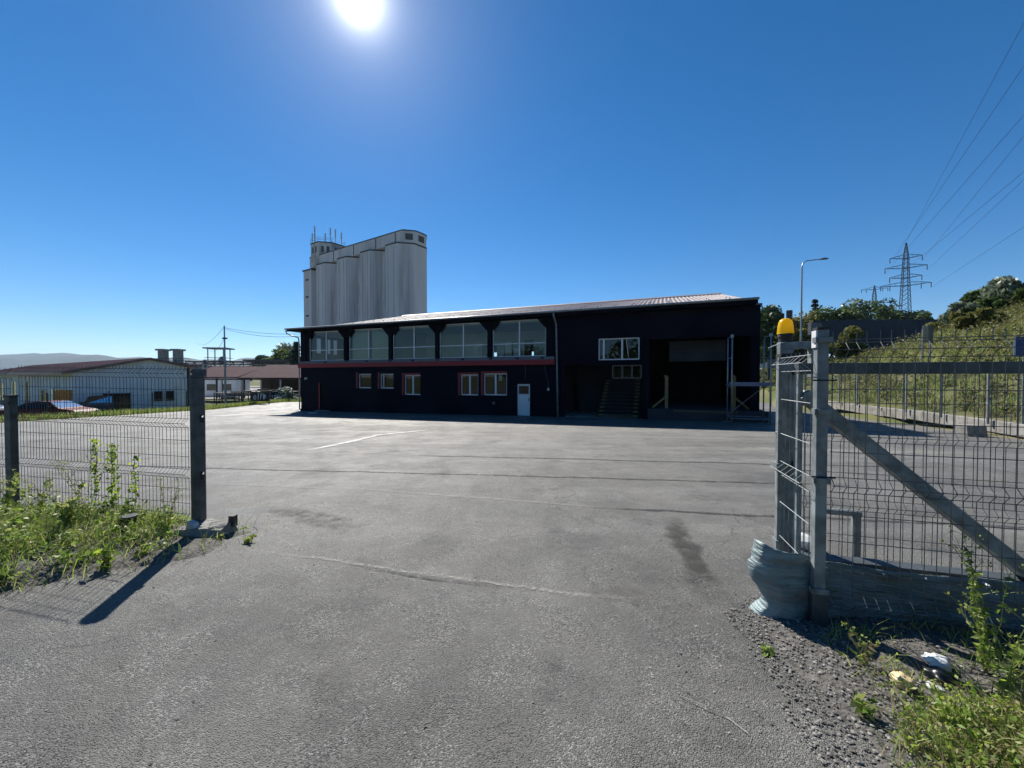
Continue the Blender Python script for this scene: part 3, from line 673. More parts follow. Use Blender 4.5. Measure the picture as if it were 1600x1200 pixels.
fp = thing('fence_post', 'grey galvanised square fence post at the left end of the near mesh fence', 'post', gp(0, 0, 0), GA)
MB().box(-0.033, -0.03, gzb-0.3, 0.033, 0.03, 1.92).build('post_tube', 'galvanised', fp, bevel=0.004)
MB().box(-0.044, -0.032, 1.80, -0.034, 0.03, 1.915).build('side_plate', 'white_plastic', fp)
MB().box(-0.037, -0.034, 1.921, 0.037, 0.034, 1.935).build('cap', 'rubber_black', fp)
for z in (1.85, 1.37, 0.905, 0.155):
    c = MB().box(-0.048, -0.048, z-0.018, 0.048, -0.032, z+0.018).build('clamp', 'galvanised', fp, bevel=0.003)
    MB().box(-0.052, -0.048, z-0.018, -0.034, 0.0, z+0.018).build('clamp_ear', 'galvanised', c)
for z in (0.93, 1.58): MB().tube([(-0.06, -0.036, z), (0.075, -0.036, z)], 0.006, 6).build('clamp_bolt', 'steel_dark', fp)
MB().box(-0.045, -0.042, gzb-0.25, 0.045, 0.042, 0.16).build('foot_sleeve', 'old_galvanised', fp, bevel=0.004)

pn = thing('mesh_fence_panel', 'folded welded wire mesh panel right of the near fence post, weeds at its foot', 'fence panel', gp(0.06, -0.02, 0), GA)
mesh_panel(pn, 0.0, 2.45, 0.06, 1.905, (0.10, 0.88, 1.78), 0.063, -0.045, 0.0028, 'wire_steel', 0.05, 1, (0.30, 0.50, 0.68, 1.10, 1.30, 1.52, 1.85))

sp = thing('mesh_guard_panel', 'narrow galvanised mesh guard between the near fence post and the gate post', 'fence panel', gp(-0.035, 0.05, 0), GA+R(90))
mesh_panel(sp, 0.0, 0.52, 0.10, 1.78, (1.70, 0.86), 0.085, 0.06, 0.0032, 'galvanised', 0.055, 1, (0.30, 0.58, 1.14, 1.42))
MB().box(0.515, -0.012, 0.05, 0.545, 0.02, 1.76).build('edge_bar', 'galvanised', sp, bevel=0.003)
for z in (0.86, 0.22): MB().box(0.5, -0.02, z-0.03, 0.62, 0.03, z+0.03).build('bracket', 'galvanised', sp, bevel=0.003)

# gate post with guide portal
gpst = thing('gate_post', 'tall galvanised square gate post standing behind the crumpled metal sheet', 'post', gp(0.06, 0.72, 0), GA)
MB().box(-0.064, -0.055, gz(2.3, 3.2)-0.3, 0.064, 0.055, 1.735).build('post_tube', 'galvanised', gpst, bevel=0.005)
MB().box(-0.066, -0.057, 1.736, 0.066, 0.057, 1.80).build('cap', 'rubber_black', gpst)
MB().tube([(-0.066, -0.03, 1.13), (-0.085, -0.03, 1.12)], 0.018, 8).build('lock_knob', 'galvanised', gpst)
MB().tube([(0.03, -0.057, 1.64), (0.03, -0.075, 1.64)], 0.022, 10).build('cable_gland', 'rubber_black', gpst)
MB().box(0.02, -0.075, 0.84, 0.07, -0.057, 0.90).build('catch_plate', 'rubber_black', gpst)
por = thing('guide_portal', 'galvanised inverted-U guide frame carrying the yellow beacon', 'gate guide', gp(0.16, 1.05, 0), GA)
MB().box(-0.055, -0.04, gz(2.4, 3.6)-0.3, -0.0, 0.04, 1.86).build('leg', 'galvanised', por, bevel=0.004)
MB().box(0.19, -0.04, 1.60, 0.235, 0.04, 1.86).build('leg', 'galvanised', por, bevel=0.004)
MB().box(-0.055, -0.045, 1.861, 0.235, 0.045, 1.925).build('bridge', 'galvanised', por, bevel=0.004)
MB().extr([(-0.055, 1.70), (0.0, 1.70), (0.06, 1.861), (-0.055, 1.861)], 'y', -0.046, -0.041).build('gusset', 'galvanised', por)
for x in (0.05, 0.13): MB().tube([(x, 0, 1.66), (x, 0, 1.858)], 0.022, 10).build('guide_roller', 'rubber_black', por)
bc = thing('warning_beacon', 'yellow ribbed warning beacon on a black base on top of the gate guide', 'beacon', gp(0.16, 1.05, 1.926), GA)
MB().tube([(0, 0, 0), (0, 0, 0.03), (0, 0, 0.055), (0, 0, 0.085)], [0.062, 0.062, 0.070, 0.066], 20).build('base', 'rubber_black', bc, smooth=False)
MB().tube([(0.05, -0.03, 0.02), (-0.08, -0.06, -0.02), (-0.17, -0.05, -0.06)], 0.004, 5).build('cable', 'white_plastic', bc)
dm = MB(); n = 28; rings = [(0.086, 0.073), (0.12, 0.071), (0.16, 0.067), (0.20, 0.060), (0.222, 0.049), (0.236, 0.028), (0.24, 0.0)]
for z, r in rings:
    for j in range(n): dm.v.append(((r*(1+(0.035 if j % 2 else 0)))*math.cos(2*PI*j/n), (r*(1+(0.035 if j % 2 else 0)))*math.sin(2*PI*j/n), z))
for k in range(len(rings)-1):
    for j in range(n): a = k*n+j; b = k*n+(j+1) % n; dm.f.append((a, b, b+n, a+n))
dm.build('lens', 'beacon_yellow', bc, smooth=True); bc.scale = (0.88, 0.88, 0.92)

# sliding gate leaf pushed open behind the fence
gl = thing('sliding_gate', 'open sliding gate leaf with diagonal brace and wire infill behind the near fence', 'gate', gp(0.03, 0.46, 0), GA)
gb0, gt0 = 0.07, 1.71
MB().box(0, -0.04, gt0-0.085, 6.0, 0.04, gt0).build('top_beam', 'old_galvanised', gl, bevel=0.004)
MB().box(0, -0.06, gb0, 6.0, 0.06, gb0+0.13).build('bottom_beam', 'old_galvanised', gl, bevel=0.004)
MB().box(0, -0.035, gb0+0.13, 0.035, 0.035, gt0-0.085).build('end_upright', 'galvanised', gl, bevel=0.004)
MB().box(3.0, -0.035, gb0+0.13, 3.06, 0.035, gt0-0.085).build('upright', 'galvanised', gl, bevel=0.004)
MB().bar((0.04, 0.0, 1.47), (1.47, 0.0, 0.17), 0.09, 0.125, (0, 1, 0))  .build('diagonal_brace', 'galvanised', gl, bevel=0.006)
inf = link('infill', None, gl, (0, 0.07, 0))
mesh_panel(inf, 0.04, 3.0, gb0+0.10, gt0-0.06, (0.60, 1.14), 0.058, -0.04, 0.0024, 'wire_steel', 0.045, 1, (0.36, 0.85, 1.40))

# crumpled metal sheet along the foot of the gate: its left end is buckled and rolled over
def crumpled():
    b = MB(); nu, nv = 150, 26; L0 = 3.4
    for i in range(nu+1):
        u = (i/nu)**1.35*L0          # metres from the buckled end
        for j in range(nv+1):
            t = j/nv; zt = 0.42-0.13*sm((u-0.1)/0.5)
            e = math.exp(-u/0.22); e2 = math.exp(-(u/0.45)**2)
            zb_ = -0.19+0.09*sm((u-0.35)/0.35); z = zb_+(zt-zb_)*t
            # horizontal ripples where it was pushed together
            rip = math.sin(t*38+u*3)*0.0045*e2 + math.sin(t*61+u*9+1)*0.002*e2 + math.sin(t*13+1)*0.006*e
            waist = -0.045*math.exp(-((t-0.34)/0.13)**2)*e + 0.045*math.exp(-((t-0.68)/0.18)**2)*e + 0.05*math.exp(-((t-0.08)/0.12)**2)*e
            ang = e*1.9                      # roll of the end towards the yard
            bx = u; by = 0.0
            r = 0.12
            if u < 0.20:
                a = (0.20-u)/r
                bx = 0.20 - r*math.sin(a); by = r*(1-math.cos(a))
            bx -= waist+rip; by += 0.6*rip - 0.16*sm((0.62-u)/0.42)
            dent = 0.005*math.sin(u*47+t*23)*math.sin(u*29-t*31+1) + 0.012*math.sin(u*7+t*4)+0.008*math.sin(u*17-t*6+2)*(1-e2) + 0.006*math.sin(u*31+t*9)
            lip = 0.012*math.sin(u*23)*e2 if j == nv else 0
            b.v.append((bx, by+dent, z+lip+0.006*math.sin(u*5)*t))
    for i in range(nu):
        for j in range(nv): a = i*(nv+1)+j; b.f.append((a, a+nv+1, a+nv+2, a+1))
    return b
cs = thing('metal_sheet', 'pale teal galvanised sheet with a buckled rolled end along the foot of the gate', 'metal sheet', gp(-0.43, 0.13, 0), GA)
o = crumpled().build('sheet', 'sheet_teal', cs, smooth=True)
sol = o.modifiers.new('thickness', 'SOLIDIFY'); sol.thickness = 0.004
for x in (0.22, 0.52, 0.85, 1.08, 1.4, 1.75, 2.1, 2.6): MB().tube([(x, -0.03, 0.265), (x, 0.02, 0.265)], 0.007, 8).build('rivet', 'white_plastic', cs)

# small inverted-U steel hoop and white stone behind the gate
hp = thing('steel_hoop', 'low inverted-U galvanised steel hoop standing behind the gate leaf', 'hoop', (3.02, 3.55, gz(3.0, 3.55)), GA)
for x in (-0.17, 0.15): MB().box(x-0.028, -0.028, -0.05, x+0.028, 0.028, 0.46).build('leg', 'galvanised', hp, bevel=0.004)
MB().box(-0.205, -0.03, 0.461, 0.185, 0.03, 0.505).build('crossbar', 'galvanised', hp, bevel=0.006)
def stone_mesh(name, r, seed, m, flat=0.6, sub=2):
    import bmesh
    bm = bmesh.new(); bmesh.ops.create_icosphere(bm, subdivisions=sub, radius=r); q = random.Random(seed)
    off = [Vector((q.uniform(-1, 1), q.uniform(-1, 1), q.uniform(-1, 1))).normalized() for _ in range(7)]; cut = [q.uniform(0.55, 0.9)*r for _ in range(7)]
    for v in bm.verts:
        for d, c in zip(off, cut):
            k = v.co.dot(d)
            if k > c: v.co -= d*(k-c)
        v.co.z *= flat
    me = bpy.data.meshes.new(name); bm.to_mesh(me); bm.free(); me.materials.append(M[m]); return me
ws = link('white_stone', stone_mesh('white_stone', 0.17, 3, 'off_white', 0.5), None, (3.02, 3.95, gz(3, 3.9)+0.30)); 
ws.location.z = gz(3, 3.9)+0.05
tag(ws, 'white stone on the asphalt behind the steel hoop', 'stone')

# ---- left: gate post on its broken footing, fence beyond
LP = Vector((-3.46, 4.22, 0)); LB = gz(-3.46, 4.22)
lp = thing('gate_post', 'thick weathered round-edged steel gate post on a broken concrete footing', 'post', (LP.x, LP.y, 0), R(-12))
oc = [(0.070*math.cos(PI/8+k*PI/4), 0.070*math.sin(PI/8+k*PI/4)) for k in range(8)]
MB().prism(oc, LB-0.1, 1.60).build('post_tube', 'old_galvanised', lp, bevel=0.01)
MB().prism([(x*1.04, y*1.04) for x, y in oc], 1.601, 1.625).build('cap', 'old_galvanised', lp)
MB().prism([(x*1.05, y*1.05) for x, y in oc], 1.30, 1.306).prism([(x*1.05, y*1.05) for x, y in oc], 0.45, 0.456).build('weld_ring', 'steel_dark', lp)
MB().box(-0.10, 0.02, 1.606, 0.02, 0.09, 1.69).build('top_plate', 'old_galvanised', lp)
for z in (0.55, 1.17): MB().tube([(0.08, -0.02, z), (0.10, -0.04, z-0.01), (0.105, -0.04, z-0.06)], 0.02, 8).build('hinge_lug', 'rubber_black', lp)
MB().extr([(0.02, LB+0.10), (0.13, LB+0.12), (0.11, LB+0.17), (0.04, LB+0.19)], 'y', -0.16, -0.10).build('broken_cap', 'off_white', lp)
def rock(name, pts, m, seed):
    """a broken block: convex-ish prism with jittered corners"""
    import bmesh
    q = random.Random(seed); bm = bmesh.new()
    for p in pts: bm.verts.new((p[0]+q.uniform(-0.02, 0.02), p[1]+q.uniform(-0.02, 0.02), p[2]+q.uniform(-0.015, 0.015)))
    bmesh.ops.convex_hull(bm, input=bm.verts); bmesh.ops.subdivide_edges(bm, edges=bm.edges, cuts=3, use_grid_fill=True)
    for v in bm.verts: v.co += Vector((q.gauss(0, 0.006), q.gauss(0, 0.006), q.gauss(0, 0.005)))
    me = bpy.data.meshes.new(name); bm.to_mesh(me); bm.free(); me.materials.append(M[m]); return me
ft = link('concrete_footing', rock('concrete_footing', [(-0.30, -0.12, -0.1), (0.34, -0.16, -0.1), (0.36, 0.2, -0.1), (-0.28, 0.24, -0.1), (-0.26, -0.08, 0.09), (0.10, -0.12, 0.10), (0.31, -0.06, 0.08), (0.32, 0.15, 0.12), (-0.24, 0.18, 0.13), (0.0, 0.0, 0.14)], 'concrete', 4), None, (LP.x+0.10, LP.y-0.10, LB+0.03))
ft.scale = (0.78, 0.85, 0.85); tag(ft, 'broken concrete footing lump under the thick left gate post', 'footing')
sb = MB().box(-0.03, -0.03, 0, 0.03, 0.03, 0.12).build('bolt_stub', 'rust_steel', None, loc=(LP.x+0.36, LP.y+0.02, LB+0.07)); tag(sb, 'short rusty steel stub sticking up beside the left gate post', 'stub')

FA = math.atan2(0.50, -2.62)                                  # the fence runs left and slightly back
def fpL(t): return (LP.x-0.12+math.cos(FA)*t, LP.y+0.02+math.sin(FA)*t)
p2 = fpL(2.57)
pp = thing('fence_post', 'short square galvanised fence post in the weeds at the left edge', 'post', (p2[0], p2[1]-0.05, 0), FA)
MB().box(-0.05, -0.035, gz(*p2)-0.1, 0.05, 0.035, 1.36).build('post_tube', 'old_galvanised', pp, bevel=0.004)
MB().box(-0.054, -0.039, 1.361, 0.054, 0.039, 1.385).build('cap', 'rubber_black', pp)
MB().box(-0.054, 0.036, 1.27, 0.054, 0.05, 1.30).build('clamp', 'steel_dark', pp)
for k, (t0, t1, lab) in enumerate(((0.0, 2.5, 'dark folded wire mesh fence panel left of the thick gate post, vines in it'), (2.62, 5.1, 'dark folded wire mesh fence panel beyond the short post, cut by the left edge'))):
    a = fpL(t0)
    pl = thing('mesh_fence_panel', lab, 'fence panel', (a[0], a[1], 0), FA)
    mesh_panel(pl, 0.0, t1-t0, 0.0, 1.72, (0.03, 0.53, 1.09, 1.64), 0.05, 0.05, 0.0027, 'wire_green', 0.05, 1, (0.20, 0.36, 0.72, 0.90, 1.28, 1.46), slope=0.03)
bkt = MB().tube([(0, 0, 0), (0, 0, 0.10)], [0.055, 0.075], 14).build('plastic_pot', 'steel_dark', None, loc=(-4.02, 4.0, bed_left_z(-4.0, 4.0)+0.02))
tag(bkt, 'small dark plastic pot lying among the weeds below the vines', 'pot')

# ---- litter by the right fence
def crumple(name, r, seed, m, flat):
    import bmesh
    q = random.Random(seed); bm = bmesh.new(); bmesh.ops.create_icosphere(bm, subdivisions=3, radius=r)
    ph = [q.uniform(0, 6) for _ in range(6)]
    for v in bm.verts:
        c = v.co/r
        v.co *= 1+0.22*math.sin(c.x*5+ph[0])*math.sin(c.y*6+ph[1])+0.12*math.sin(c.z*9+ph[2]+c.x*4)+0.06*math.sin(c.y*17+ph[3])
        v.co.z *= flat
    me = bpy.data.meshes.new(name); bm.to_mesh(me); bm.free(); me.materials.append(M[m]); me.shade_smooth(); return me
for nm, pxw, r, sd, m, fl, lab, cat in (
    ('plastic_bag', (2.36, 2.10), 0.055, 1, 'litter_white', 0.55, 'crumpled pale blue-white plastic bag under the near mesh fence', 'bag'),
    ('plastic_wrapper', (2.28, 2.02), 0.06, 2, 'litter_black', 0.5, 'crumpled shiny black wrapper in front of the pale plastic bag', 'wrapper'),
    ('paper_scrap', (2.20, 1.97), 0.034, 3, 'litter_white', 0.3, 'small white paper scrap in front of the black wrapper', 'paper'),
    ('food_carton', (2.06, 2.00), 0.045, 4, 'litter_cream', 0.75, 'small cream crumpled carton on the gravel left of the wrapper', 'carton'),
    ('plastic_scrap', (2.55, 1.70), 0.03, 6, 'sheet_teal', 0.3, 'tiny turquoise plastic scrap among the weeds at lower right', 'scrap')):
    o = link(nm, crumple(nm, r, sd, m, fl), None, (pxw[0], pxw[1], bed_right_z(*pxw)+r*fl*0.7)); tag(o, lab, cat)
def twig(pts, label):
    o = MB().tube([(x, y, gz(x, y)+0.008+dz) for x, y, dz in pts], 0.0022, 4).build('dry_stalk', 'straw'); tag(o, label, 'stalk')
twig([(0.88, 1.98, 0), (0.98, 1.90, 0.01), (1.05, 1.85, 0.0), (1.10, 1.76, 0)], 'long bent pale dry stalk on the asphalt beside the gravel')
twig([(0.29, 2.66, 0), (0.38, 2.60, 0.01)], 'short pale dry stalk on the open asphalt, centre right')
twig([(1.50, 3.18, 0), (1.62, 3.24, 0.02), (1.70, 3.25, 0.01)], 'pale dry twig on the asphalt left of the metal sheet')

# ------------------------------------------------------------------ concrete grain silo
SD = math.atan2(0.541, -0.841)
silo = thing('grain_silo', 'tall pale concrete grain silo with faceted cells, roof gallery and antenna tower', 'silo', (-24.9, 90, -1.7), SD)
NC, CW = 4, 9.87; CH = 35.1
for k in range(NC):
    cx, cy = CW*(k+0.5), -CW/2
    n = 8; poly = [(cx+CW/2*1.075*math.cos(2*PI*(j+0.5)/n), cy+CW/2*1.075*math.sin(2*PI*(j+0.5)/n)) for j in range(n)]
    c = MB().prism(poly, 0, CH).build('silo_cell', 'silo_concrete', silo)
    MB().prism([(cx+(x-cx)*1.012, cy+(y-cy)*1.012) for x, y in poly], CH+0.004, CH+0.35).build('cell_rim', 'silo_dark', c)
    q = random.Random(k+40)
    for j in (2,):          # streaked facets
        a, d = poly[(j) % n], poly[(j+1) % n]; nx, ny = ((a[0]+d[0])/2-cx), ((a[1]+d[1])/2-cy); l = math.hypot(nx, ny); nx, ny = nx/l*0.03, ny/l*0.03
        V = []; F = []; A = []
        for iz in range(13):
            z = CH*0.99*iz/12
            for it, ac_ in enumerate((0, 0.8, 1, 0.7, 0)):
                t_ = 0.03+0.94*it/4; V.append((a[0]+(d[0]-a[0])*t_+nx, a[1]+(d[1]-a[1])*t_+ny, z)); A.append(ac_*(1.0 if k == 0 else 0.75)*min(1, (12-iz)/4+0.2))
        for iz in range(12):
            for it in range(4): F.append((iz*5+it, iz*5+it+1, iz*5+it+6, iz*5+it+5))
        sm_ = bpy.data.meshes.new('stained_streak'); sm_.from_pydata(V, [], F); sm_.update(); sm_.materials.append(M['silo_streak'])
        sm_.attributes.new('across', 'FLOAT', 'POINT').data.foreach_set('value', A); link('stained_streak', sm_, c)
    for j in (1, 2):
        a = poly[j]; MB().box(a[0]-0.07, a[1]-0.05, 0, a[0]+0.07, a[1]+0.09, CH-0.5).build('vertical_rib', 'silo_concrete', c)
for k in range(NC):
    for x_ in (CW*(k+0.5)-1.0, CW*(k+0.5)+1.1): MB().box(x_-0.05, 0.0, 0, x_+0.05, 0.05, CH-0.4).build('vertical_rib', 'silo_stain', silo)
for k in range(1, NC): MB().box(CW*k-0.5, -7.8, 0, CW*k+0.5, -1.75, CH-0.3).build('joint_wall', 'silo_stain', silo)
gal = [(-0.2, -6.6), (-0.2, -3.2), (2.0, -0.9), (41.5, -0.9), (41.5, -8.6), (2.0, -8.6)]
gpo = list(reversed(gal))
g = MB().prism(gpo, CH+0.36, CH+3.1).build('roof_gallery', 'silo_concrete', silo)
MB().prism([(x*1.004+(-0.12 if x < 5 else 0.0), y*1.03+0.10) for x, y in gpo], CH+3.104, CH+3.35).build('gallery_roof', 'silo_dark', g)
for x in (4.2, 11.5, 20.5, 29.5, 37): MB().box(x, -0.96, CH+0.4, x+0.35, -0.88, CH+3.0).build('gallery_seam', 'silo_dark', g)
for x in (7, 16, 26, 34): MB().box(x, -0.985, CH+0.9, x+1.3, -0.905, CH+2.0).build('gallery_window', 'silo_dark', g)
for (ax, ay), (bx, by) in (((-0.2, -3.2), (-0.2, -6.6)), ((2.0, -0.9), (-0.2, -3.2))):
    p0 = Vector((ax, ay)).lerp(Vector((bx, by)), 0.22); p1 = Vector((ax, ay)).lerp(Vector((bx, by)), 0.78); nn = Vector((by-ay, ax-bx)).normalized()*0.03
    if nn.x > 0: nn = -nn
    MB().quad((p0.x+nn.x, p0.y+nn.y, CH+1.0), (p1.x+nn.x, p1.y+nn.y, CH+1.0), (p1.x+nn.x, p1.y+nn.y, CH+2.5), (p0.x+nn.x, p0.y+nn.y, CH+2.5)).build('gallery_window', 'silo_dark', g)
ht = [(38.6+4.9*math.cos(PI/8+k*PI/4), -5.2+4.9*math.sin(PI/8+k*PI/4)) for k in range(8)]
h = MB().prism(ht, CH, 41.9).build('head_tower', 'silo_stain', silo)
MB().prism([(38.6+(x-38.6)*1.03, -5.2+(y+5.2)*1.03) for x, y in ht], 41.904, 42.2).build('tower_rim', 'silo_dark', h)
for k in range(8):
    a, d = ht[k], ht[(k+1) % 8]; m0 = ((a[0]+d[0])/2, (a[1]+d[1])/2); nx, ny = m0[0]-38.6, m0[1]+5.2; l = math.hypot(nx, ny)
    for t in (0.2, 0.6):
        p0 = (a[0]+(d[0]-a[0])*t, a[1]+(d[1]-a[1])*t); p1 = (a[0]+(d[0]-a[0])*(t+0.2), a[1]+(d[1]-a[1])*(t+0.2)); ox, oy = nx/l*0.03, ny/l*0.03
        MB().quad((p0[0]+ox, p0[1]+oy, 39.2), (p1[0]+ox, p1[1]+oy, 39.2), (p1[0]+ox, p1[1]+oy, 40.9), (p0[0]+ox, p0[1]+oy, 40.9)).build('tower_window', 'silo_dark', h)
rl = MB()
for k in range(8):
    a, d = ht[k], ht[(k+1) % 8]
    for z in (42.8, 43.4): rl.tube([(a[0], a[1], z), (d[0], d[1], z)], 0.05, 4)
    rl.tube([(a[0], a[1], 42.2), (a[0], a[1], 43.4)], 0.05, 4)
rl.build('railing', 'zinc', h)
for (x, y, hgt) in ((43.0, -3.4, 3.6), (42.3, -2.2, 3.2), (38.8, -0.9, 4.2), (34.4, -3.0, 3.4), (34.2, -4.4, 3.4), (34.0, -6.2, 3.0), (35.0, -1.8, 1.6)):
    an = MB().tube([(x, y, 42.2), (x, y, 42.8+hgt)], 0.06, 5).build('antenna_mast', 'steel_dark', h)
    MB().box(x-0.16, y-0.12, 42.8+hgt-2.2, x+0.16, y+0.12, 42.8+hgt).build('antenna_panel', 'off_white', an)
sx = MB().box(39.6, -5.5, 0, 43.6, -0.2, 34.4).build('stair_tower', 'silo_concrete', silo)
MB().box(39.3, -5.7, 34.404, 43.9, 0.05, 34.75).build('tower_cap', 'silo_dark', sx)
for z in (5, 10, 15.5, 21, 26.5, 31.5): MB().box(41.0, -0.195, z, 42.4, -0.15, z+0.55).build('tower_window', 'silo_dark', sx)
MB().box(43.6, -2.5, 22.2, 45.0, -1.4, 22.5).build('side_bracket', 'silo_dark', sx)

# ------------------------------------------------------------------ white workshop on the left
WT = R(60)
wk = thing('white_workshop', 'low white ribbed workshop with brown roof beyond the left fence', 'building', (-37.7, 33, -1.75), 0)
gdir = Vector((math.cos(WT), math.sin(WT), 0)); ldir = Vector((-math.sin(WT), math.cos(WT), 0))
GWd, LLn = 8.2, 46.0
def wp(a, l, z): return tuple(gdir*a + ldir*l + Vector((0, 0, z)))
def ribbed(parent, name, f, length, zlo, zhi_f, m, rib=0.33, dep=0.05, nrm=Vector((0, 0, 0))):
    b = MB(); n = int(length/rib); pr = []
    for k in range(n): pr += [(k*rib, 0), (k*rib+rib*0.6, 0), (k*rib+rib*0.7, -dep), (k*rib+rib*0.9, -dep)]
    pr.append((n*rib, 0))
    for (a, da), (c, dc) in zip(pr, pr[1:]):
        b.quad(Vector(f(a, zlo))+nrm*da, Vector(f(c, zlo))+nrm*dc, Vector(f(c, zhi_f(c)))+nrm*dc, Vector(f(a, zhi_f(a)))+nrm*da)
    return b.build(name, m, parent)
EL, AP, ER, APX = 3.75, 5.05, 4.35, 4.9
def gable_top(a): return EL+(AP-EL)*a/APX if a < APX else AP+(ER-AP)*(a-APX)/(GWd-APX)
ribbed(wk, 'gable_wall', lambda a, z: wp(a, 0, z), GWd, 0, gable_top, 'white_cladding', nrm=-ldir*-1)
ribbed(wk, 'long_wall', lambda a, z: wp(0, a, z), LLn, 0, lambda a: EL, 'white_cladding', nrm=gdir)
MB().poly([wp(GWd, 0, 0), wp(GWd, LLn, 0), wp(GWd, LLn, ER), wp(GWd, 0, ER)]).poly([wp(0.15, LLn, 0), wp(GWd, LLn, 0), wp(GWd, LLn, ER), wp(APX, LLn, AP), wp(0.15, LLn, EL)]).build('rear_wall', 'white_cladding', wk)
def roof_slab(a0, z0, a1, z1, name):
    b = MB(); ribn = 90
    P = [wp(a0, -0.5, z0), wp(a1, -0.5, z1), wp(a1, LLn+0.5, z1), wp(a0, LLn+0.5, z0)]
    Q = [(p[0], p[1], p[2]+0.16) for p in P]
    b.poly(P); b.poly(Q)
    for k in range(4): b.quad(P[k], P[(k+1) % 4], Q[(k+1) % 4], Q[k])
    ro = b.build(name, 'brown_roof', wk)
    rb = MB()
    for k in range(ribn):
        l = -0.45+k*(LLn+0.9)/ribn; rb.bar(wp(a0, l, z0+0.18), wp(a1, l, z1+0.18), 0.07, 0.05)
    rb.build('roof_rib', 'brown_roof', ro)
    return ro
roof_slab(-0.7, EL-0.10, APX, AP, 'roof'); roof_slab(APX, AP, GWd+0.5, ER-0.05, 'roof')
MB().bar(wp(-0.72, -0.52, EL-0.02), wp(-0.72, LLn+0.5, EL-0.02), 0.05, 0.34).build('fascia_board', 'brown_roof', wk)
for l, wd, z0, z1 in ((2.6, 1.6, 0.3, 2.3), (5.2, 1.6, 0.4, 2.3), (8.8, 2.6, 0.8, 2.1), (15.5, 2.2, 0.1, 2.9), (22, 2.5, 0.1, 2.9), (29, 3, 0.2, 2.7)):
    P = [wp(-0.07, l, z0), wp(-0.07, l+wd, z0), wp(-0.07, l+wd, z1), wp(-0.07, l, z1)]
    wn = MB().poly(P).build('window', 'car_glass', wk)
    MB().bar(wp(-0.09, l, (z0+z1)*0.6), wp(-0.09, l+wd, (z0+z1)*0.6), 0.06).bar(wp(-0.09, l+wd/2, z0), wp(-0.09, l+wd/2, z1), 0.06).bar(wp(-0.09, l, z1), wp(-0.09, l+wd, z1), 0.09).bar(wp(-0.09, l, z0), wp(-0.09, l+wd, z0), 0.09).build('window_frame', 'off_white', wn)
for a, wd, z0, z1 in ((1.7, 1.9, 0.0, 1.9), (5.2, 0.75, 1.0, 2.0), (6.1, 0.75, 1.0, 2.0)):
    f = lambda x, z: tuple(Vector(wp(x, 0, z))-ldir*0.09)
    wn = MB().poly([f(a, z0), f(a+wd, z0), f(a+wd, z1), f(a, z1)]).build('window' if z0 > 0.5 else 'doorway', 'car_glass', wk)
    MB().bar(f(a, z1), f(a+wd, z1), 0.07).bar(f(a, z0), f(a, z1), 0.07).bar(f(a+wd, z0), f(a+wd, z1), 0.07).build('window_frame', 'off_white', wn)
bx = MB().box(-0.4, -0.3, 0, 0.4, 0.3, 0.8).build('orange_box', 'orange_box', None, loc=(-36.8, 31.5, -0.25), bevel=0.02); bx.rotation_euler = (0, 0, 0.5)
tag(bx, 'orange plastic bin on a trestle at the corner of the white workshop', 'bin')
MB().box(-0.35, -0.25, -1.5, -0.28, 0.25, -0.003).box(0.28, -0.25, -1.5, 0.35, 0.25, -0.003).build('leg', 'steel_dark', bx)

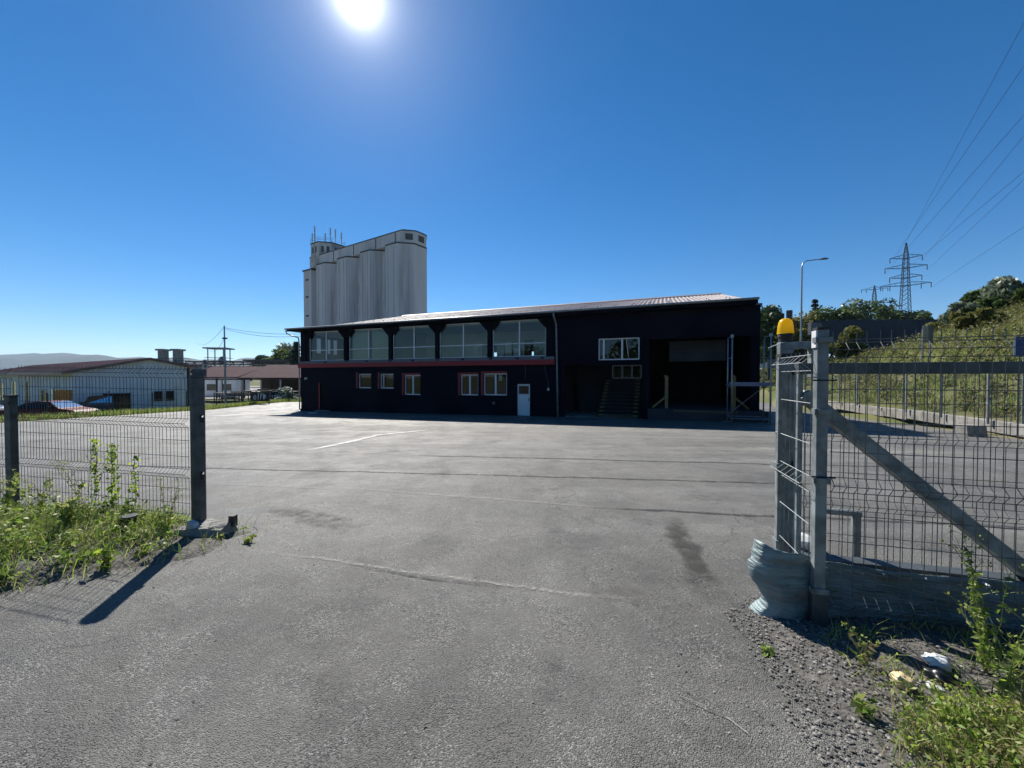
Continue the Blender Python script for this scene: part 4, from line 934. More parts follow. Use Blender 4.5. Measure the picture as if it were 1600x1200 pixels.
# ------------------------------------------------------------------ vehicles beyond the left fence
def car(name, label, loc, rz, paint, kind='sedan'):
    t = thing(name, label, 'car', loc, rz)
    if kind == 'sedan':
        Ln, Wd = 4.5, 1.78
        prof = [(-2.25, 0.32), (-2.25, 0.72), (-2.1, 0.90), (-1.55, 0.96), (-0.95, 1.36), (-0.3, 1.44), (0.45, 1.42), (1.15, 0.98), (1.95, 0.84), (2.2, 0.66), (2.25, 0.34)]
        glz = [(-1.42, 0.97), (-0.92, 1.31), (-0.3, 1.38), (0.42, 1.36), (1.02, 0.98)]
    else:
        Ln, Wd = 4.6, 1.9
        prof = [(-2.25, 0.40), (-2.28, 1.02), (-2.05, 1.62), (-1.6, 1.74), (0.2, 1.74), (0.95, 1.14), (2.05, 1.02), (2.28, 0.75), (2.28, 0.42)]
        glz = [(-2.0, 1.08), (-1.9, 1.58), (-1.5, 1.66), (0.18, 1.66), (0.82, 1.12)]
    b = MB()
    n = len(prof); belt = 0.98 if kind == 'sedan' else 1.1
    ws = [0.0] * n
    rows = []
    for sgn in (-1, 1):
        rows.append([(x, sgn*(Wd/2 - (0.22*max(0, (z-belt))/0.45 if z > belt else 0) - (0.05 if z < 0.45 else 0)), z) for x, z in prof])
    for r in rows: b.v += r
    b.f.append(tuple(range(n))); b.f.append(tuple(reversed(range(n, 2*n))))
    for k in range(n): b.f.append((k, n+k, n+(k+1) % n, (k+1) % n))
    b.build('body', paint, t, bevel=0.05)
    for sgn in (-1, 1):
        pts = [(x, sgn*(Wd/2-0.22*max(0, z-belt)/0.45+0.012), z) for x, z in glz]
        MB().poly(pts).build('side_window', 'car_glass', t)
    x0, z0 = prof[6 if kind == 'sedan' else 4]; x1, z1 = prof[7 if kind == 'sedan' else 5]
    ww = Wd/2-0.24
    MB().quad((x0+0.03, -ww, z0-0.02+0.012), (x1-0.03, -ww-0.14, z1+0.03), (x1-0.03, ww+0.14, z1+0.03), (x0+0.03, ww, z0-0.02+0.012)).build('windscreen', 'car_glass', t)
    xr = prof[0][0]
    for sgn in (-1, 1):
        MB().box(2.17, sgn*0.66-0.17, 0.62, 2.268, sgn*0.66+0.17, 0.76).build('headlight', 'lamp_glass', t)
        MB().box(xr-0.02, sgn*0.68-0.15, 0.72, xr+0.05, sgn*0.68+0.15, 0.90).build('tail_light', 'red_paint', t)
        MB().box(0.62, sgn*(Wd/2+0.09)-0.08, belt+0.0, 0.75, sgn*(Wd/2+0.09)+0.08, belt+0.13).build('wing_mirror', paint, t)
        for x in (-1.38, 1.38):
            wh = MB().tube([(x, sgn*(Wd/2-0.2), 0.32), (x, sgn*(Wd/2+0.015), 0.32)], 0.32, 18).build('wheel', 'rubber_black', t, smooth=False)
            MB().tube([(x, sgn*(Wd/2+0.0), 0.32), (x, sgn*(Wd/2+0.025), 0.32)], 0.2, 12).build('rim', 'zinc', wh)
    if kind != 'sedan': MB().box(-2.3, -0.6, 1.15, -2.24, 0.6, 1.55).build('rear_window', 'car_glass', t)
    return t
car('parked_car', 'dark red saloon car parked behind the left yard fence', (-31.4, 26.2, -1.45), R(8), 'car_red')
car('parked_car', 'dark estate car with pale roof seen end-on by the white workshop', (-36.4, 34.0, -1.78), R(-55), 'car_black', 'suv')
car('parked_car', 'dark car cut by the left edge, beside the red saloon', (-37.2, 26.5, -1.55), R(5), 'car_black')
car('parked_car', 'dark off-road car behind the thick left gate post', (-36.2, 41.2, -1.78), R(-70), 'car_black', 'suv')
car('parked_car', 'white car parked under the maroon shed roof', (-33.5, 56.0, -1.75), R(20), 'car_white')
car('parked_car', 'white van-like car at the right end of the maroon shed', (-26.5, 55.5, -1.75), R(10), 'car_white', 'suv')

# ------------------------------------------------------------------ far yard: shed, gantry, tower, pole, banner
sh = thing('open_shed', 'open shed with maroon roof and steel posts beyond the left boundary', 'shed', (-38.5, 56, -1.75), R(6))
MB().extr([(-2.5, 3.25), (4.5, 4.9), (4.5, 5.05), (-2.5, 3.40)], 'x', -7.5, 0.0).build('roof', 'maroon_roof', sh)
MB().extr([(-2.5, 3.15), (5.5, 5.2), (5.5, 5.35), (-2.5, 3.30)], 'x', 0.05, 8.6).build('roof', 'maroon_roof', sh)
MB().box(-1.0, 5.6, 0, 19, 5.8, 4.9).build('back_wall', 'rust_steel', sh)
for x in range(9, 19): MB().bar((x, -2.1, 3.0), (x+(0.5 if x % 2 else -0.5)*2, -2.1, 4.7), 0.1).build('truss_bar', 'rust_steel', sh)
MB().extr([(-2.4, 4.75), (5.5, 5.1), (5.5, 5.3), (-2.4, 4.9)], 'x', 8.7, 19).build('roof', 'rust_steel', sh)
for x in (-7.2, -4.8, -2.4, 0.2, 2.8, 5.4, 8.0, 10.6, 13.5, 16.5): MB().box(x, -2.2, 0, x+0.18, -2.02, 3.2).build('post', 'zinc', sh)
for x in (-7, -3, 1, 5, 9, 13, 17): MB().box(x, 4.2, 0, x+0.2, 4.4, 4.6).build('post', 'rust_steel', sh)
MB().box(-7.4, -2.25, 2.98, 11, -2.1, 3.12).build('eaves_beam', 'rust_steel', sh)
MB().box(11, -2.2, 2.75, 19, -2.1, 2.95).box(11, -2.2, 0.95, 19, -2.1, 1.1).build('rail', 'zinc', sh)
wb = thing('site_office', 'small white flat office seen between the posts of the maroon shed', 'building', (-47, 66, -1.75), R(4))
MB().box(-6, 0, 0, -0.5, 4, 3.0).build('wall', 'white_cladding', wb)
MB().box(-6.2, -0.2, 3.003, -0.3, 4.2, 3.2).build('roof', 'grey_trim', wb)
for x in (-5.2, -2.6): MB().box(x, -0.03, 1.1, x+1.4, -0.003, 2.2).build('window', 'car_glass', wb)
gn = thing('pipe_gantry', 'long dark steel pipe bridge above the maroon shed', 'gantry', (-38, 84, -1.75), R(3))
g_ = MB()
for z in (4.6, 6.7): g_.bar((-32, 0, z), (18, 0, z), 0.28).bar((-32, 1.8, z), (18, 1.8, z), 0.28)
for k in range(26): x = -32+k*2; g_.bar((x, 0, 4.6), (x+2, 0, 6.7), 0.10).bar((x, 0, 4.6), (x, 0, 6.7), 0.12)
g_.build('truss', 'rust_steel', gn)
for z in (5.1, 5.6, 6.2): MB().tube([(-32, 0.9, z), (18, 0.9, z)], 0.22, 8).build('pipe', 'zinc', gn)
MB().box(-20, -0.3, 6.9, 18, 2.1, 7.2).build('cover', 'steel_dark', gn)
for x in (-30, -20, -10, 0, 10, 17): MB().bar((x, 0.9, 0), (x, 0.9, 4.5), 0.35).build('leg', 'rust_steel', gn)
MB().box(4, 2.3, 2.2, 18, 6, 5.6).build('rear_shed', 'steel_dark', gn)
lt = thing('loading_tower', 'small open steel loading tower with flat canopy, left of the wire pole', 'tower', (-64, 84, -1.75), R(10))
for x in (-1.5, 1.5):
    for y in (-1.3, 1.3): MB().bar((x, y, 0), (x, y, 9.5), 0.16).build('leg', 'zinc', lt)
MB().box(-2.2, -1.9, 9.5, 2.2, 1.9, 9.75).build('canopy', 'grey_trim', lt)
MB().box(-2, -1.7, 6.2, 2, 1.7, 6.4).build('platform', 'rust_steel', lt)
MB().tube([(0.6, 0, 6.4), (0.6, 0, 7.2), (0.6, 0, 7.9)], [0.7, 0.75, 0.3], 10).build('hopper', 'zinc', lt)
MB().tube([(-2.8, 0, 3.5), (-2.8, 0, 6.6), (-2.8, 0, 7.2)], [0.5, 0.5, 0.2], 10).build('cyclone', 'zinc', lt)
rl = MB()
for z in (7.0, 7.6): rl.tube([(-2, -1.7, z), (2, -1.7, z), (2, 1.7, z), (-2, 1.7, z), (-2, -1.7, z)], 0.04, 4)
rl.build('railing', 'zinc', lt)
vt = thing('vent_stack_house', 'dark plant house with two square vent stacks on the left skyline', 'plant', (-100, 112, -1.75), 0)
MB().box(-6, 0, 0, 6, 6, 7.2).build('house', 'rust_steel', vt)
MB().box(-7, -1, 7.203, 7, 7, 7.5).build('deck', 'steel_dark', vt)
for x in (-3.4, 1.0):
    s_ = MB().box(x-0.75, 1, 7.503, x+0.75, 3, 11.2).build('stack', 'concrete', vt); MB().box(x-1.15, 0.6, 11.203, x+1.15, 3.4, 11.7).build('stack_cap', 'concrete', s_)
rl = MB()
for z in (8.2, 8.8): rl.tube([(-7, -1, z), (7, -1, z)], 0.04, 4)
for k in range(8): rl.tube([(-7+k*2, -1, 7.5), (-7+k*2, -1, 8.8)], 0.04, 4)
rl.build('railing', 'steel_dark', vt)

pl = thing('wire_pole', 'slim grey pole carrying overhead wires left of the black building', 'pole', (-30.0, 40.2, -1.6), 0)
MB().tube([(0, 0, 0), (-0.05, 0, 8.6)], [0.12, 0.06], 8).build('shaft', 'zinc', pl)
MB().box(-0.22, -0.1, 7.2, 0.2, 0.1, 7.35).build('bracket', 'steel_dark', pl)
def wire(name, a, b, sag, r, label, n=14, m='steel_dark'):
    pts = [tuple(Vector(a).lerp(Vector(b), i/n)-Vector((0, 0, sag*4*(i/n)*(1-i/n)))) for i in range(n+1)]
    o = MB().tube(pts, r, 4).build(name, m); tag(o, label, 'wire'); return o
wire('overhead_wire', (-30.05, 40.2, 6.9), (-78, 95, 10.2), 1.2, 0.02, 'overhead wire from the slim pole down to the left skyline')
wire('overhead_wire', (-30.05, 40.2, 5.7), (-63, 80, 7.5), 1.0, 0.02, 'overhead wire from the slim pole to the steel loading tower')
wire('overhead_wire', (-30.05, 40.2, 6.8), (-16.9, 34.2, 5.55), 0.35, 0.016, 'upper overhead wire from the slim pole to the black building')
wire('overhead_wire', (-30.05, 40.2, 6.7), (-17.1, 33.6, 5.35), 0.5, 0.016, 'lower overhead wire from the slim pole to the black building')

# boundary fence of the yard on the left, with the banner
BF = [(-27.2, 12.0), (-27.2, 19.0), (-27.3, 26.0), (-28.0, 33.0), (-28.2, 40.0), (-26.6, 46.5), (-21, 52)]
names = ['nearest the left edge', 'in front of the red saloon', 'in front of the white workshop', 'behind the thick left gate post', 'with the lettered banner on it', 'nearest the black building']
for k, ((xa, ya), (xb, yb)) in enumerate(zip(BF, BF[1:])):
    ln = math.dist((xa, ya), (xb, yb)); an = math.atan2(yb-ya, xb-xa); za = gz(xa-0.3, ya)-0.05
    bf = thing('boundary_fence', 'dark thin wire boundary fence section '+names[k], 'fence', (xa, ya, za), an, 'left boundary fence sections')
    n = int(ln/2.35)
    for i in range(n+1): MB().tube([(ln*i/n, 0, -0.4), (ln*i/n, 0, 1.55)], 0.04, 6).build('post', 'wire_green', bf)
    wi = MB()
    for i in range(int(ln/0.11)): wi.bar((0.05+i*0.11, 0, 0.05), (0.05+i*0.11, 0, 1.45), 0.006)
    for z in (0.1, 0.5, 0.95, 1.4): wi.bar((0, 0, z), (ln, 0, z), 0.008)
    wi.build('wire_mesh', 'wire_green', bf)
bn = thing('banner', 'black banner with white lettering on dark posts at the left end of the yard', 'banner', (-27.0, 41.0, -0.95), R(-14))
MB().box(-1.15, -0.02, 0.0, 1.15, 0.02, 1.0).build('cloth', 'rubber_black', bn)
cu = bpy.data.curves.new('lettering', 'FONT'); cu.body = 'elf'; cu.size = 0.98; cu.extrude = 0.004; cu.shear = 0.08; cu.offset = 0.006; cu.space_character = 1.22
to = bpy.data.objects.new('lettering_curve', cu); COL.objects.link(to)
bpy.context.view_layer.update()
me = bpy.data.meshes.new_from_object(to.evaluated_get(bpy.context.evaluated_depsgraph_get())); bpy.data.objects.remove(to)
me.materials.clear(); me.materials.append(M['white_plastic'])
lt_ = link('lettering', me, bn, (-0.82, -0.027, 0.18), (R(90), 0, 0))
for px_ in (-1.2, 1.2): MB().bar((px_, 0.06, -0.8), (px_, 0.06, 1.15), 0.08).build('post', 'wire_green', bn)
MB().extr([(0.50, 0.62), (0.56, 0.80), (0.66, 0.84), (0.63, 0.60), (0.74, 0.70), (0.84, 0.72), (0.88, 0.58), (0.80, 0.36), (0.60, 0.16), (0.52, 0.30)], 'y', -0.030, -0.022).build('emblem', 'white_plastic', bn)

# ------------------------------------------------------------------ right: bank fence, lamp, sign, noise wall, pylons
names = ['farthest along the kerb', 'second farthest along the kerb', 'third along the kerb', 'right of the wooden brace end', 'near the blue sign', 'under the blue sign', 'nearest at the right edge']
kf = thing('bank_fence', 'grey mesh fence with pale posts standing on the kerb below the bank', 'fence', (KX, KY, 0), KANG)
for i in range(-4, 9):
    t = -1.2+i*2.5
    MB().box(t-0.03, 0.10-0.03+0.0, -0.1, t+0.03, 0.10+0.03-0.0, 1.82).build('post', 'galvanised', kf)
wi = MB()
for i in range(300): wi.bar((-11.0+i*0.1, -0.16, 0.12), (-11.0+i*0.1, -0.16, 1.72), 0.006)
for z in (0.15, 0.35, 0.6, 0.85, 1.1, 1.35, 1.55, 1.62, 1.7): wi.bar((-11, -0.16, z), (20, -0.16, z), 0.007)
wi.build('wire_mesh', 'wire_steel', kf)
def lamp(name, label, x, y, zb, hgt, arm, r):
    t = thing(name, label, 'street lamp', (x, y, zb), 0)
    MB().tube([(0, 0, 0), (0, 0, hgt*0.4), (0, 0, hgt-0.8), (0.15, 0, hgt-0.25), (0.55, 0, hgt-0.02), (arm, 0, hgt+0.16)], [r*1.3, r, r*0.8, r*0.7, r*0.6, r*0.5], 8).build('mast', 'zinc', t, smooth=True)
    MB().extr([(arm-0.05, hgt+0.10), (arm+0.75, hgt+0.16), (arm+0.8, hgt+0.24), (arm+0.4, hgt+0.32), (arm-0.05, hgt+0.24)], 'y', -0.16, 0.16).build('luminaire', 'grey_trim', t)
    MB().box(-0.16, -0.16, 0, 0.16, 0.16, 1.0).build('base_sleeve', 'zinc', t)
    return t
lamp('street_lamp', 'tall grey street lamp with curved arm above the yellow beacon', 33.8, 45, gz(33.8, 45), 15.2-gz(33.8, 45), 2.2, 0.10)
lamp('street_lamp', 'short distant street lamp beside the dark trees right of the black building', 50.0, 74, gz(50, 74), 12.0-gz(50, 74)+1.0, 1.2, 0.09)
ct = thing('control_cabinet', 'grey roadside cabinet on a post beside the tall street lamp', 'cabinet', (35.4, 45.0, gz(35.4, 45.0)), 0.2)
MB().box(-0.06, -0.06, 0, 0.06, 0.06, 5.2).build('post', 'zinc', ct); MB().box(-0.75, -0.2, 5.0, 0.75, 0.2, 6.4).build('box', 'grey_trim', ct)
c2 = thing('sign_back', 'grey sign seen from behind at the corner of the black building', 'sign', (24.7, 36.6, gz(24.7, 36.6)), 0.2)
MB().box(-0.04, -0.04, 0, 0.04, 0.04, 4.6).build('post', 'zinc', c2); MB().box(-0.5, -0.06, 3.7, 0.5, -0.045, 4.6).build('plate', 'grey_trim', c2)
c3 = thing('road_sign_back', 'tall grey board sign on the bank behind the mesh fence', 'sign', (28.0, 26.0, gz(28.0, 26.0)-0.3), 0.15)
for x in (-0.3, 0.3): MB().box(x-0.04, -0.04, 0, x+0.04, 0.04, 3.4).build('post', 'zinc', c3)
MB().box(-0.42, -0.10, 2.5, -0.01, -0.055, 3.65).build('plate', 'zinc', c3)
MB().box(0.0, -0.10, 2.5, 0.42, -0.055, 3.65).build('plate', 'grey_trim', c3)
bs = thing('blue_sign', 'dark blue road sign board cut by the right edge', 'sign', (17.6, 12.6, gz(17.6, 12.6)), R(-35))
for x in (-0.5, 0.6): MB().tube([(x, 0.04, -0.3), (x, 0.04, 2.9)], 0.035, 8).build('post', 'galvanised', bs)
MB().box(-0.75, -0.03, 2.28, 0.95, 0.0, 2.95).build('board', 'blue_sign', bs)
MB().box(-0.75, -0.034, 2.28, -0.71, -0.031, 2.95).build('border', 'off_white', bs)
for k in range(3): MB().box(-0.05+k*0.3, -0.034, 2.45, 0.10+k*0.3, -0.031, 2.75).build('white_mark', 'off_white', bs)
nw = thing('noise_barrier', 'long dark blue-grey noise barrier wall along the top of the bank', 'wall', (46, 80, 0), R(1.5))
rnd = random.Random(8)
for k in range(14):
    MB().box(k*4, 0, 6.5, k*4+3.9, 0.25, 13.4+0.04*k+rnd.uniform(-0.08, 0.08)).build('panel', 'noise_wall', nw)
    MB().box(k*4+3.9, -0.08, 6.5, k*4+4.0, 0.33, 13.5+0.04*k).build('post', 'steel_dark', nw)

def pylon(label, x, y, zb, H, arms, wbase, rz, tk=1.0):
    t = thing('power_pylon', label, 'pylon', (x, y, zb), rz)
    def hw(z): return wbase*(1-z/H*0.80) if z < H*0.86 else wbase*0.312*(H-z)/(H*0.14)+0.05
    lg = MB(); br = MB(); zs = [0]; st = H*0.075
    while zs[-1] < H*0.97: zs.append(min(H*0.985, zs[-1]+max(H*0.03, hw(zs[-1])*1.5)))
    for sx, sy in ((-1, -1), (1, -1), (1, 1), (-1, 1)):
        for a, b in zip(zs, zs[1:]): lg.bar((sx*hw(a), sy*hw(a), a), (sx*hw(b), sy*hw(b), b), 0.17*tk)
    for a, b in zip(zs, zs[1:]):
        for (p, q) in (((-1, -1), (1, -1)), ((1, -1), (1, 1)), ((1, 1), (-1, 1)), ((-1, 1), (-1, -1))):
            br.bar((p[0]*hw(a), p[1]*hw(a), a), (q[0]*hw(b), q[1]*hw(b), b), 0.08*tk); br.bar((q[0]*hw(a), q[1]*hw(a), a), (p[0]*hw(b), p[1]*hw(b), b), 0.08*tk)
    lg.build('tower_leg', 'steel_dark', t); br.build('lattice', 'steel_dark', t)
    for z, ext, dz in arms:
        a = MB(); h0 = hw(z)
        for s in (-1, 1):
            for yy in (-h0, h0):
                a.bar((s*h0, yy, z), (s*ext, 0, z+dz), 0.13*tk); a.bar((s*h0, yy, z+H*0.03), (s*ext, 0, z+dz+0.1), 0.10*tk)
            for q in (0.3, 0.6): a.bar((s*(h0+(ext-h0)*q), -h0*(1-q), z+dz*q), (s*(h0+(ext-h0)*q), h0*(1-q), z+dz*q+H*0.03*(1-q)), 0.07*tk)
        a.bar((-h0*1.1, 0, z), (h0*1.1, 0, z), 0.1*tk); a.bar((-h0, -h0, z), (h0, -h0, z), 0.13*tk); a.bar((-h0, h0, z), (h0, h0, z), 0.13*tk)
        ar = a.build('crossarm', 'steel_dark', t)
        for s in (-1, 1):
            MB().tube([(s*ext, 0, z+dz), (s*ext, 0, z+dz-1.9)], 0.13*tk, 6).build('insulator', 'rust_steel', ar)
            if ext > 6: MB().tube([(s*ext*0.62, 0, z+dz*0.6), (s*ext*0.62, 0, z+dz*0.6-1.9)], 0.13*tk, 6).build('insulator', 'rust_steel', ar)
    return t
PYZ = gz(153, 150); PYZ2 = gz(235, 250)
pylon('large lattice power pylon with four crossarms on the right skyline', 153, 150, PYZ, 54.5-PYZ, tuple((z-PYZ, e, d) for z, e, d in ((37.2, 7.2, 0.5), (40.2, 4.6, 0.5), (44.0, 6.0, 0.5), (47.8, 4.6, 0.5))), 2.1, R(-28))
pylon('smaller distant power pylon left of the large one', 235, 250, PYZ2, 62-PYZ2, ((58.5-PYZ2, 6.5, 0.3),), 2.6, R(-28), 1.3)
cA, sA = math.cos(R(-28)), math.sin(R(-28))
lines = [(0, 54.3, 58.5, 'topmost power line from the pylon tip to the upper right'),
         (-4.6, 46.4, 46.5, 'power line from the upper crossarm, left of its pair'), (4.6, 46.4, 44.0, 'power line from the upper crossarm, right of its pair'),
         (-6, 42.6, 38.5, 'power line from the third crossarm, left end'), (6, 42.6, 36.8, 'power line from the third crossarm, right end'),
         (-4.6, 38.8, 31.5, 'power line from the second crossarm, left end'), (7.2, 35.8, 28.5, 'lowest power line from the right end of the bottom crossarm')]
for i, (ox, zz, z60, lab) in enumerate(lines):
    a = Vector((153+cA*ox, 150+sA*ox, zz)); off = ox*0.55
    m_ = Vector((80+cA*off, 60+sA*off, z60)); d = m_-a
    wire('power_line', tuple(a), tuple(a+d*1.9), 0.0, 0.032, lab, 12)
hs_ = thing('hillside_house', 'house with pale gable and two chimneys among the trees behind the lamp', 'house', (68, 96, 3.9), R(35))
MB().box(-5, -4, 0, 5, 4, 8.0).build('wall', 'off_white', hs_)
rf = MB().extr([(-5.5, 7.9), (5.5, 7.9), (0, 12.4)], 'y', -4.4, 4.4).build('roof', 'roof_tile_red', hs_)
for x, y in ((-1.5, -1.5), (2.0, 1.5)): MB().box(x-0.5, y-0.5, 10, x+0.5, y+0.5, 14.0).build('chimney', 'rust_steel', rf)

# stacked steel racks and scrap in the far yard
RK = [(-36.5, 50.5, 0.1, 5.0, 1.3, 'low steel rack with pipes left of the lettered banner'), (-33.0, 49.5, 0.05, 3.2, 1.6, 'steel rack behind the slim wire pole'),
      (-30.2, 50.0, -0.1, 4.0, 1.5, 'steel rack behind the lettered banner'), (-26.0, 51.5, 0.0, 4.5, 1.9, 'tall dark rack between the pale bush and the shed'), (-41.5, 48.0, 0.1, 4.0, 1.2, 'low rack of beams beside the dark off-road car')]
for i, (x, y, rz, ln, h, lab) in enumerate(RK):
    t = thing('steel_rack', lab, 'rack', (x, y, -1.75), rz, 'racks in the far yard'); q = random.Random(200+i)
    for a in (0, ln/2, ln):
        for b in (0, 1.0): MB().bar((a-ln/2, b, 0), (a-ln/2, b, h), 0.09).build('upright', 'rust_steel', t)
    for z in (0.35*h, 0.72*h, h): MB().box(-ln/2-0.1, -0.05, z-0.04, ln/2+0.1, 1.05, z+0.03).build('shelf', 'rust_steel', t)
    for k in range(5):
        z = (0.35, 0.72, 1.0)[k % 3]*h+0.10; l = ln*q.uniform(0.3, 0.6); x0 = q.uniform(-ln/2, ln/2-l)
        MB().box(x0, 0.1+0.12*k, z-0.06, x0+l, 0.28+0.12*k, z+q.uniform(0.02, 0.2)).build('load', q.choice(['zinc', 'rust_steel', 'off_white', 'grey_trim']), t)

# ------------------------------------------------------------------ foliage
def leaf_mesh(name, P, size, m, seed, aspect=0.55, svar=0.4, flat=0.0):
    """one small four-cornered leaf (folded along its length) at every point"""
    g = np.random.default_rng(seed); P = np.asarray(P, dtype=np.float64); n = len(P)
    a = g.normal(size=(n, 3)); a[:, 2] *= (1-flat); a /= np.linalg.norm(a, axis=1)[:, None]
    r = g.normal(size=(n, 3)); r[:, 2] += flat*3; b = np.cross(a, r); b /= np.linalg.norm(b, axis=1)[:, None]
    s = (np.asarray(size)*(1+svar*(g.random(n)*2-1)))[:, None]
    V = np.empty((n, 4, 3)); V[:, 0] = P-a*s; V[:, 1] = P+b*s*aspect-a*s*0.1; V[:, 2] = P+a*s; V[:, 3] = P-b*s*aspect-a*s*0.1
    me = bpy.data.meshes.new(name); me.vertices.add(4*n); me.vertices.foreach_set('co', V.reshape(-1))
    me.loops.add(4*n); me.loops.foreach_set('vertex_index', np.arange(4*n, dtype=np.int32))
    me.polygons.add(n); me.polygons.foreach_set('loop_start', np.arange(0, 4*n, 4, dtype=np.int32)); me.polygons.foreach_set('loop_total', np.full(n, 4, dtype=np.int32))
    me.update(calc_edges=True)
    ms = m if isinstance(m, (list, tuple)) else [m]
    for q in ms: me.materials.append(M[q])
    if len(ms) > 1: me.polygons.foreach_set('material_index', g.integers(0, len(ms), n).astype(np.int32))
    return me
def blade_mesh(name, P, H, wdt, m, seed, lean=0.35):
    """grass: each blade two tapered quads bending over"""
    g = np.random.default_rng(seed); P = np.asarray(P, dtype=np.float64); n = len(P); H = np.asarray(H)
    an = g.random(n)*2*PI; ln = lean*(0.3+g.random(n)); an2 = g.random(n)*2*PI
    d = np.stack([np.cos(an), np.sin(an), np.zeros(n)], 1); w_ = np.stack([np.cos(an2), np.sin(an2), np.zeros(n)], 1)*wdt/2
    h = np.broadcast_to(H, (n,))*(0.6+0.7*g.random(n)); z = np.array([0, 0, 1.0])
    p0 = P; p1 = P+z*(h*0.6)[:, None]+d*(h*ln*0.35)[:, None]; p2 = P+z*h[:, None]*0.95+d*(h*ln)[:, None]
    V = np.empty((n, 5, 3)); V[:, 0] = p0-w_; V[:, 1] = p0+w_; V[:, 2] = p1+w_*0.75; V[:, 3] = p1-w_*0.75; V[:, 4] = p2
    li = np.array([0, 1, 2, 3, 3, 2, 4]); idx = (np.arange(n)[:, None]*5+li).reshape(-1).astype(np.int32)
    me = bpy.data.meshes.new(name); me.vertices.add(5*n); me.vertices.foreach_set('co', V.reshape(-1))
    me.loops.add(7*n); me.loops.foreach_set('vertex_index', idx)
    st = (np.arange(n)[:, None]*7+np.array([0, 4])).reshape(-1).astype(np.int32); tt = np.tile(np.array([4, 3], dtype=np.int32), n)
    me.polygons.add(2*n); me.polygons.foreach_set('loop_start', st); me.polygons.foreach_set('loop_total', tt)
    me.update(calc_edges=True)
    ms = m if isinstance(m, (list, tuple)) else [m]
    for q in ms: me.materials.append(M[q])
    if len(ms) > 1: me.polygons.foreach_set('material_index', np.repeat(g.integers(0, len(ms), n), 2).astype(np.int32))
    return me
def crown_pts(seed, n, rx, rz, nb=16, ry=None, lo=-0.75):
    g = np.random.default_rng(seed); ry = ry or rx; out = []
    for k in range(nb):
        while True:
            c = g.uniform(-1, 1, 3)
            if np.dot(c, c) < 1 and c[2] > lo: break
        c = c*np.array([rx, ry, rz])*0.82; cr = g.uniform(0.20, 0.40)*min(rx, rz)
        m_ = n//nb; d = g.normal(size=(m_, 3)); d /= np.linalg.norm(d, axis=1)[:, None]
        rad = cr*(0.45+0.75*g.random(m_)**0.6); out.append(c+d*rad[:, None]*np.array([1.15, 1.15, 0.85]))
    return np.concatenate(out)
def make_tree(label, x, y, zb, H, r, m, seed, n=1500, leaf=0.34, kind='tree', name='leafy_tree', group=None):
    t = thing(name, label, 'tree', (x, y, zb), seed*1.3, group)
    q = random.Random(seed)
    if kind == 'spruce':
        MB().tube([(0, 0, 0), (0, 0, H*0.95)], [H*0.018, 0.03], 7).build('trunk', 'bark', t)
        g = np.random.default_rng(seed); pts = []
        lv = 15
        for k in range(lv):
            z = H*(0.12+0.86*k/lv); rr = r*(1-k/lv)**0.9+0.1
            for j in range(9):
                a = g.random()*2*PI; m_ = max(6, int(n/lv/9)); s = g.random(m_)
                pts.append(np.stack([np.cos(a)*rr*s+g.normal(0, .12, m_), np.sin(a)*rr*s+g.normal(0, .12, m_), z-0.30*rr*s+g.normal(0, .12, m_)], 1))
        link('crown', leaf_mesh('crown', np.concatenate(pts), leaf, m, seed, 0.35), t)
        return t
    b = MB(); b.tube([(0, 0, -0.3), (q.uniform(-.1, .1), q.uniform(-.1, .1), H*0.3), (q.uniform(-.3, .3), q.uniform(-.3, .3), H*0.75)], [H*0.022, H*0.016, H*0.005], 7)
    for k in range(6):
        a = q.uniform(0, 2*PI); z0 = H*q.uniform(0.2, 0.5); l = r*q.uniform(0.5, 0.9)
        b.tube([(0, 0, z0), (math.cos(a)*l*0.5, math.sin(a)*l*0.5, z0+l*0.45), (math.cos(a)*l, math.sin(a)*l, z0+l*0.8)], [H*0.009, H*0.006, H*0.002], 5)
    b.build('trunk', 'bark', t)
    rz = H*0.46; P = crown_pts(seed, n, r, rz, 20 if kind == 'tree' else 12)
    P[:, 2] += H-rz*0.95
    link('crown', leaf_mesh('crown', P, leaf, m, seed), t)
    return t
def at_px(px, py, Y):          # a point on the ground plan below a place one can sight
    u = (600-py)/600; p = R(1); f = math.cos(p)+u*math.sin(p); return (px-800)/600/f*Y, 1.6+(u*math.cos(p)-math.sin(p))/f*Y
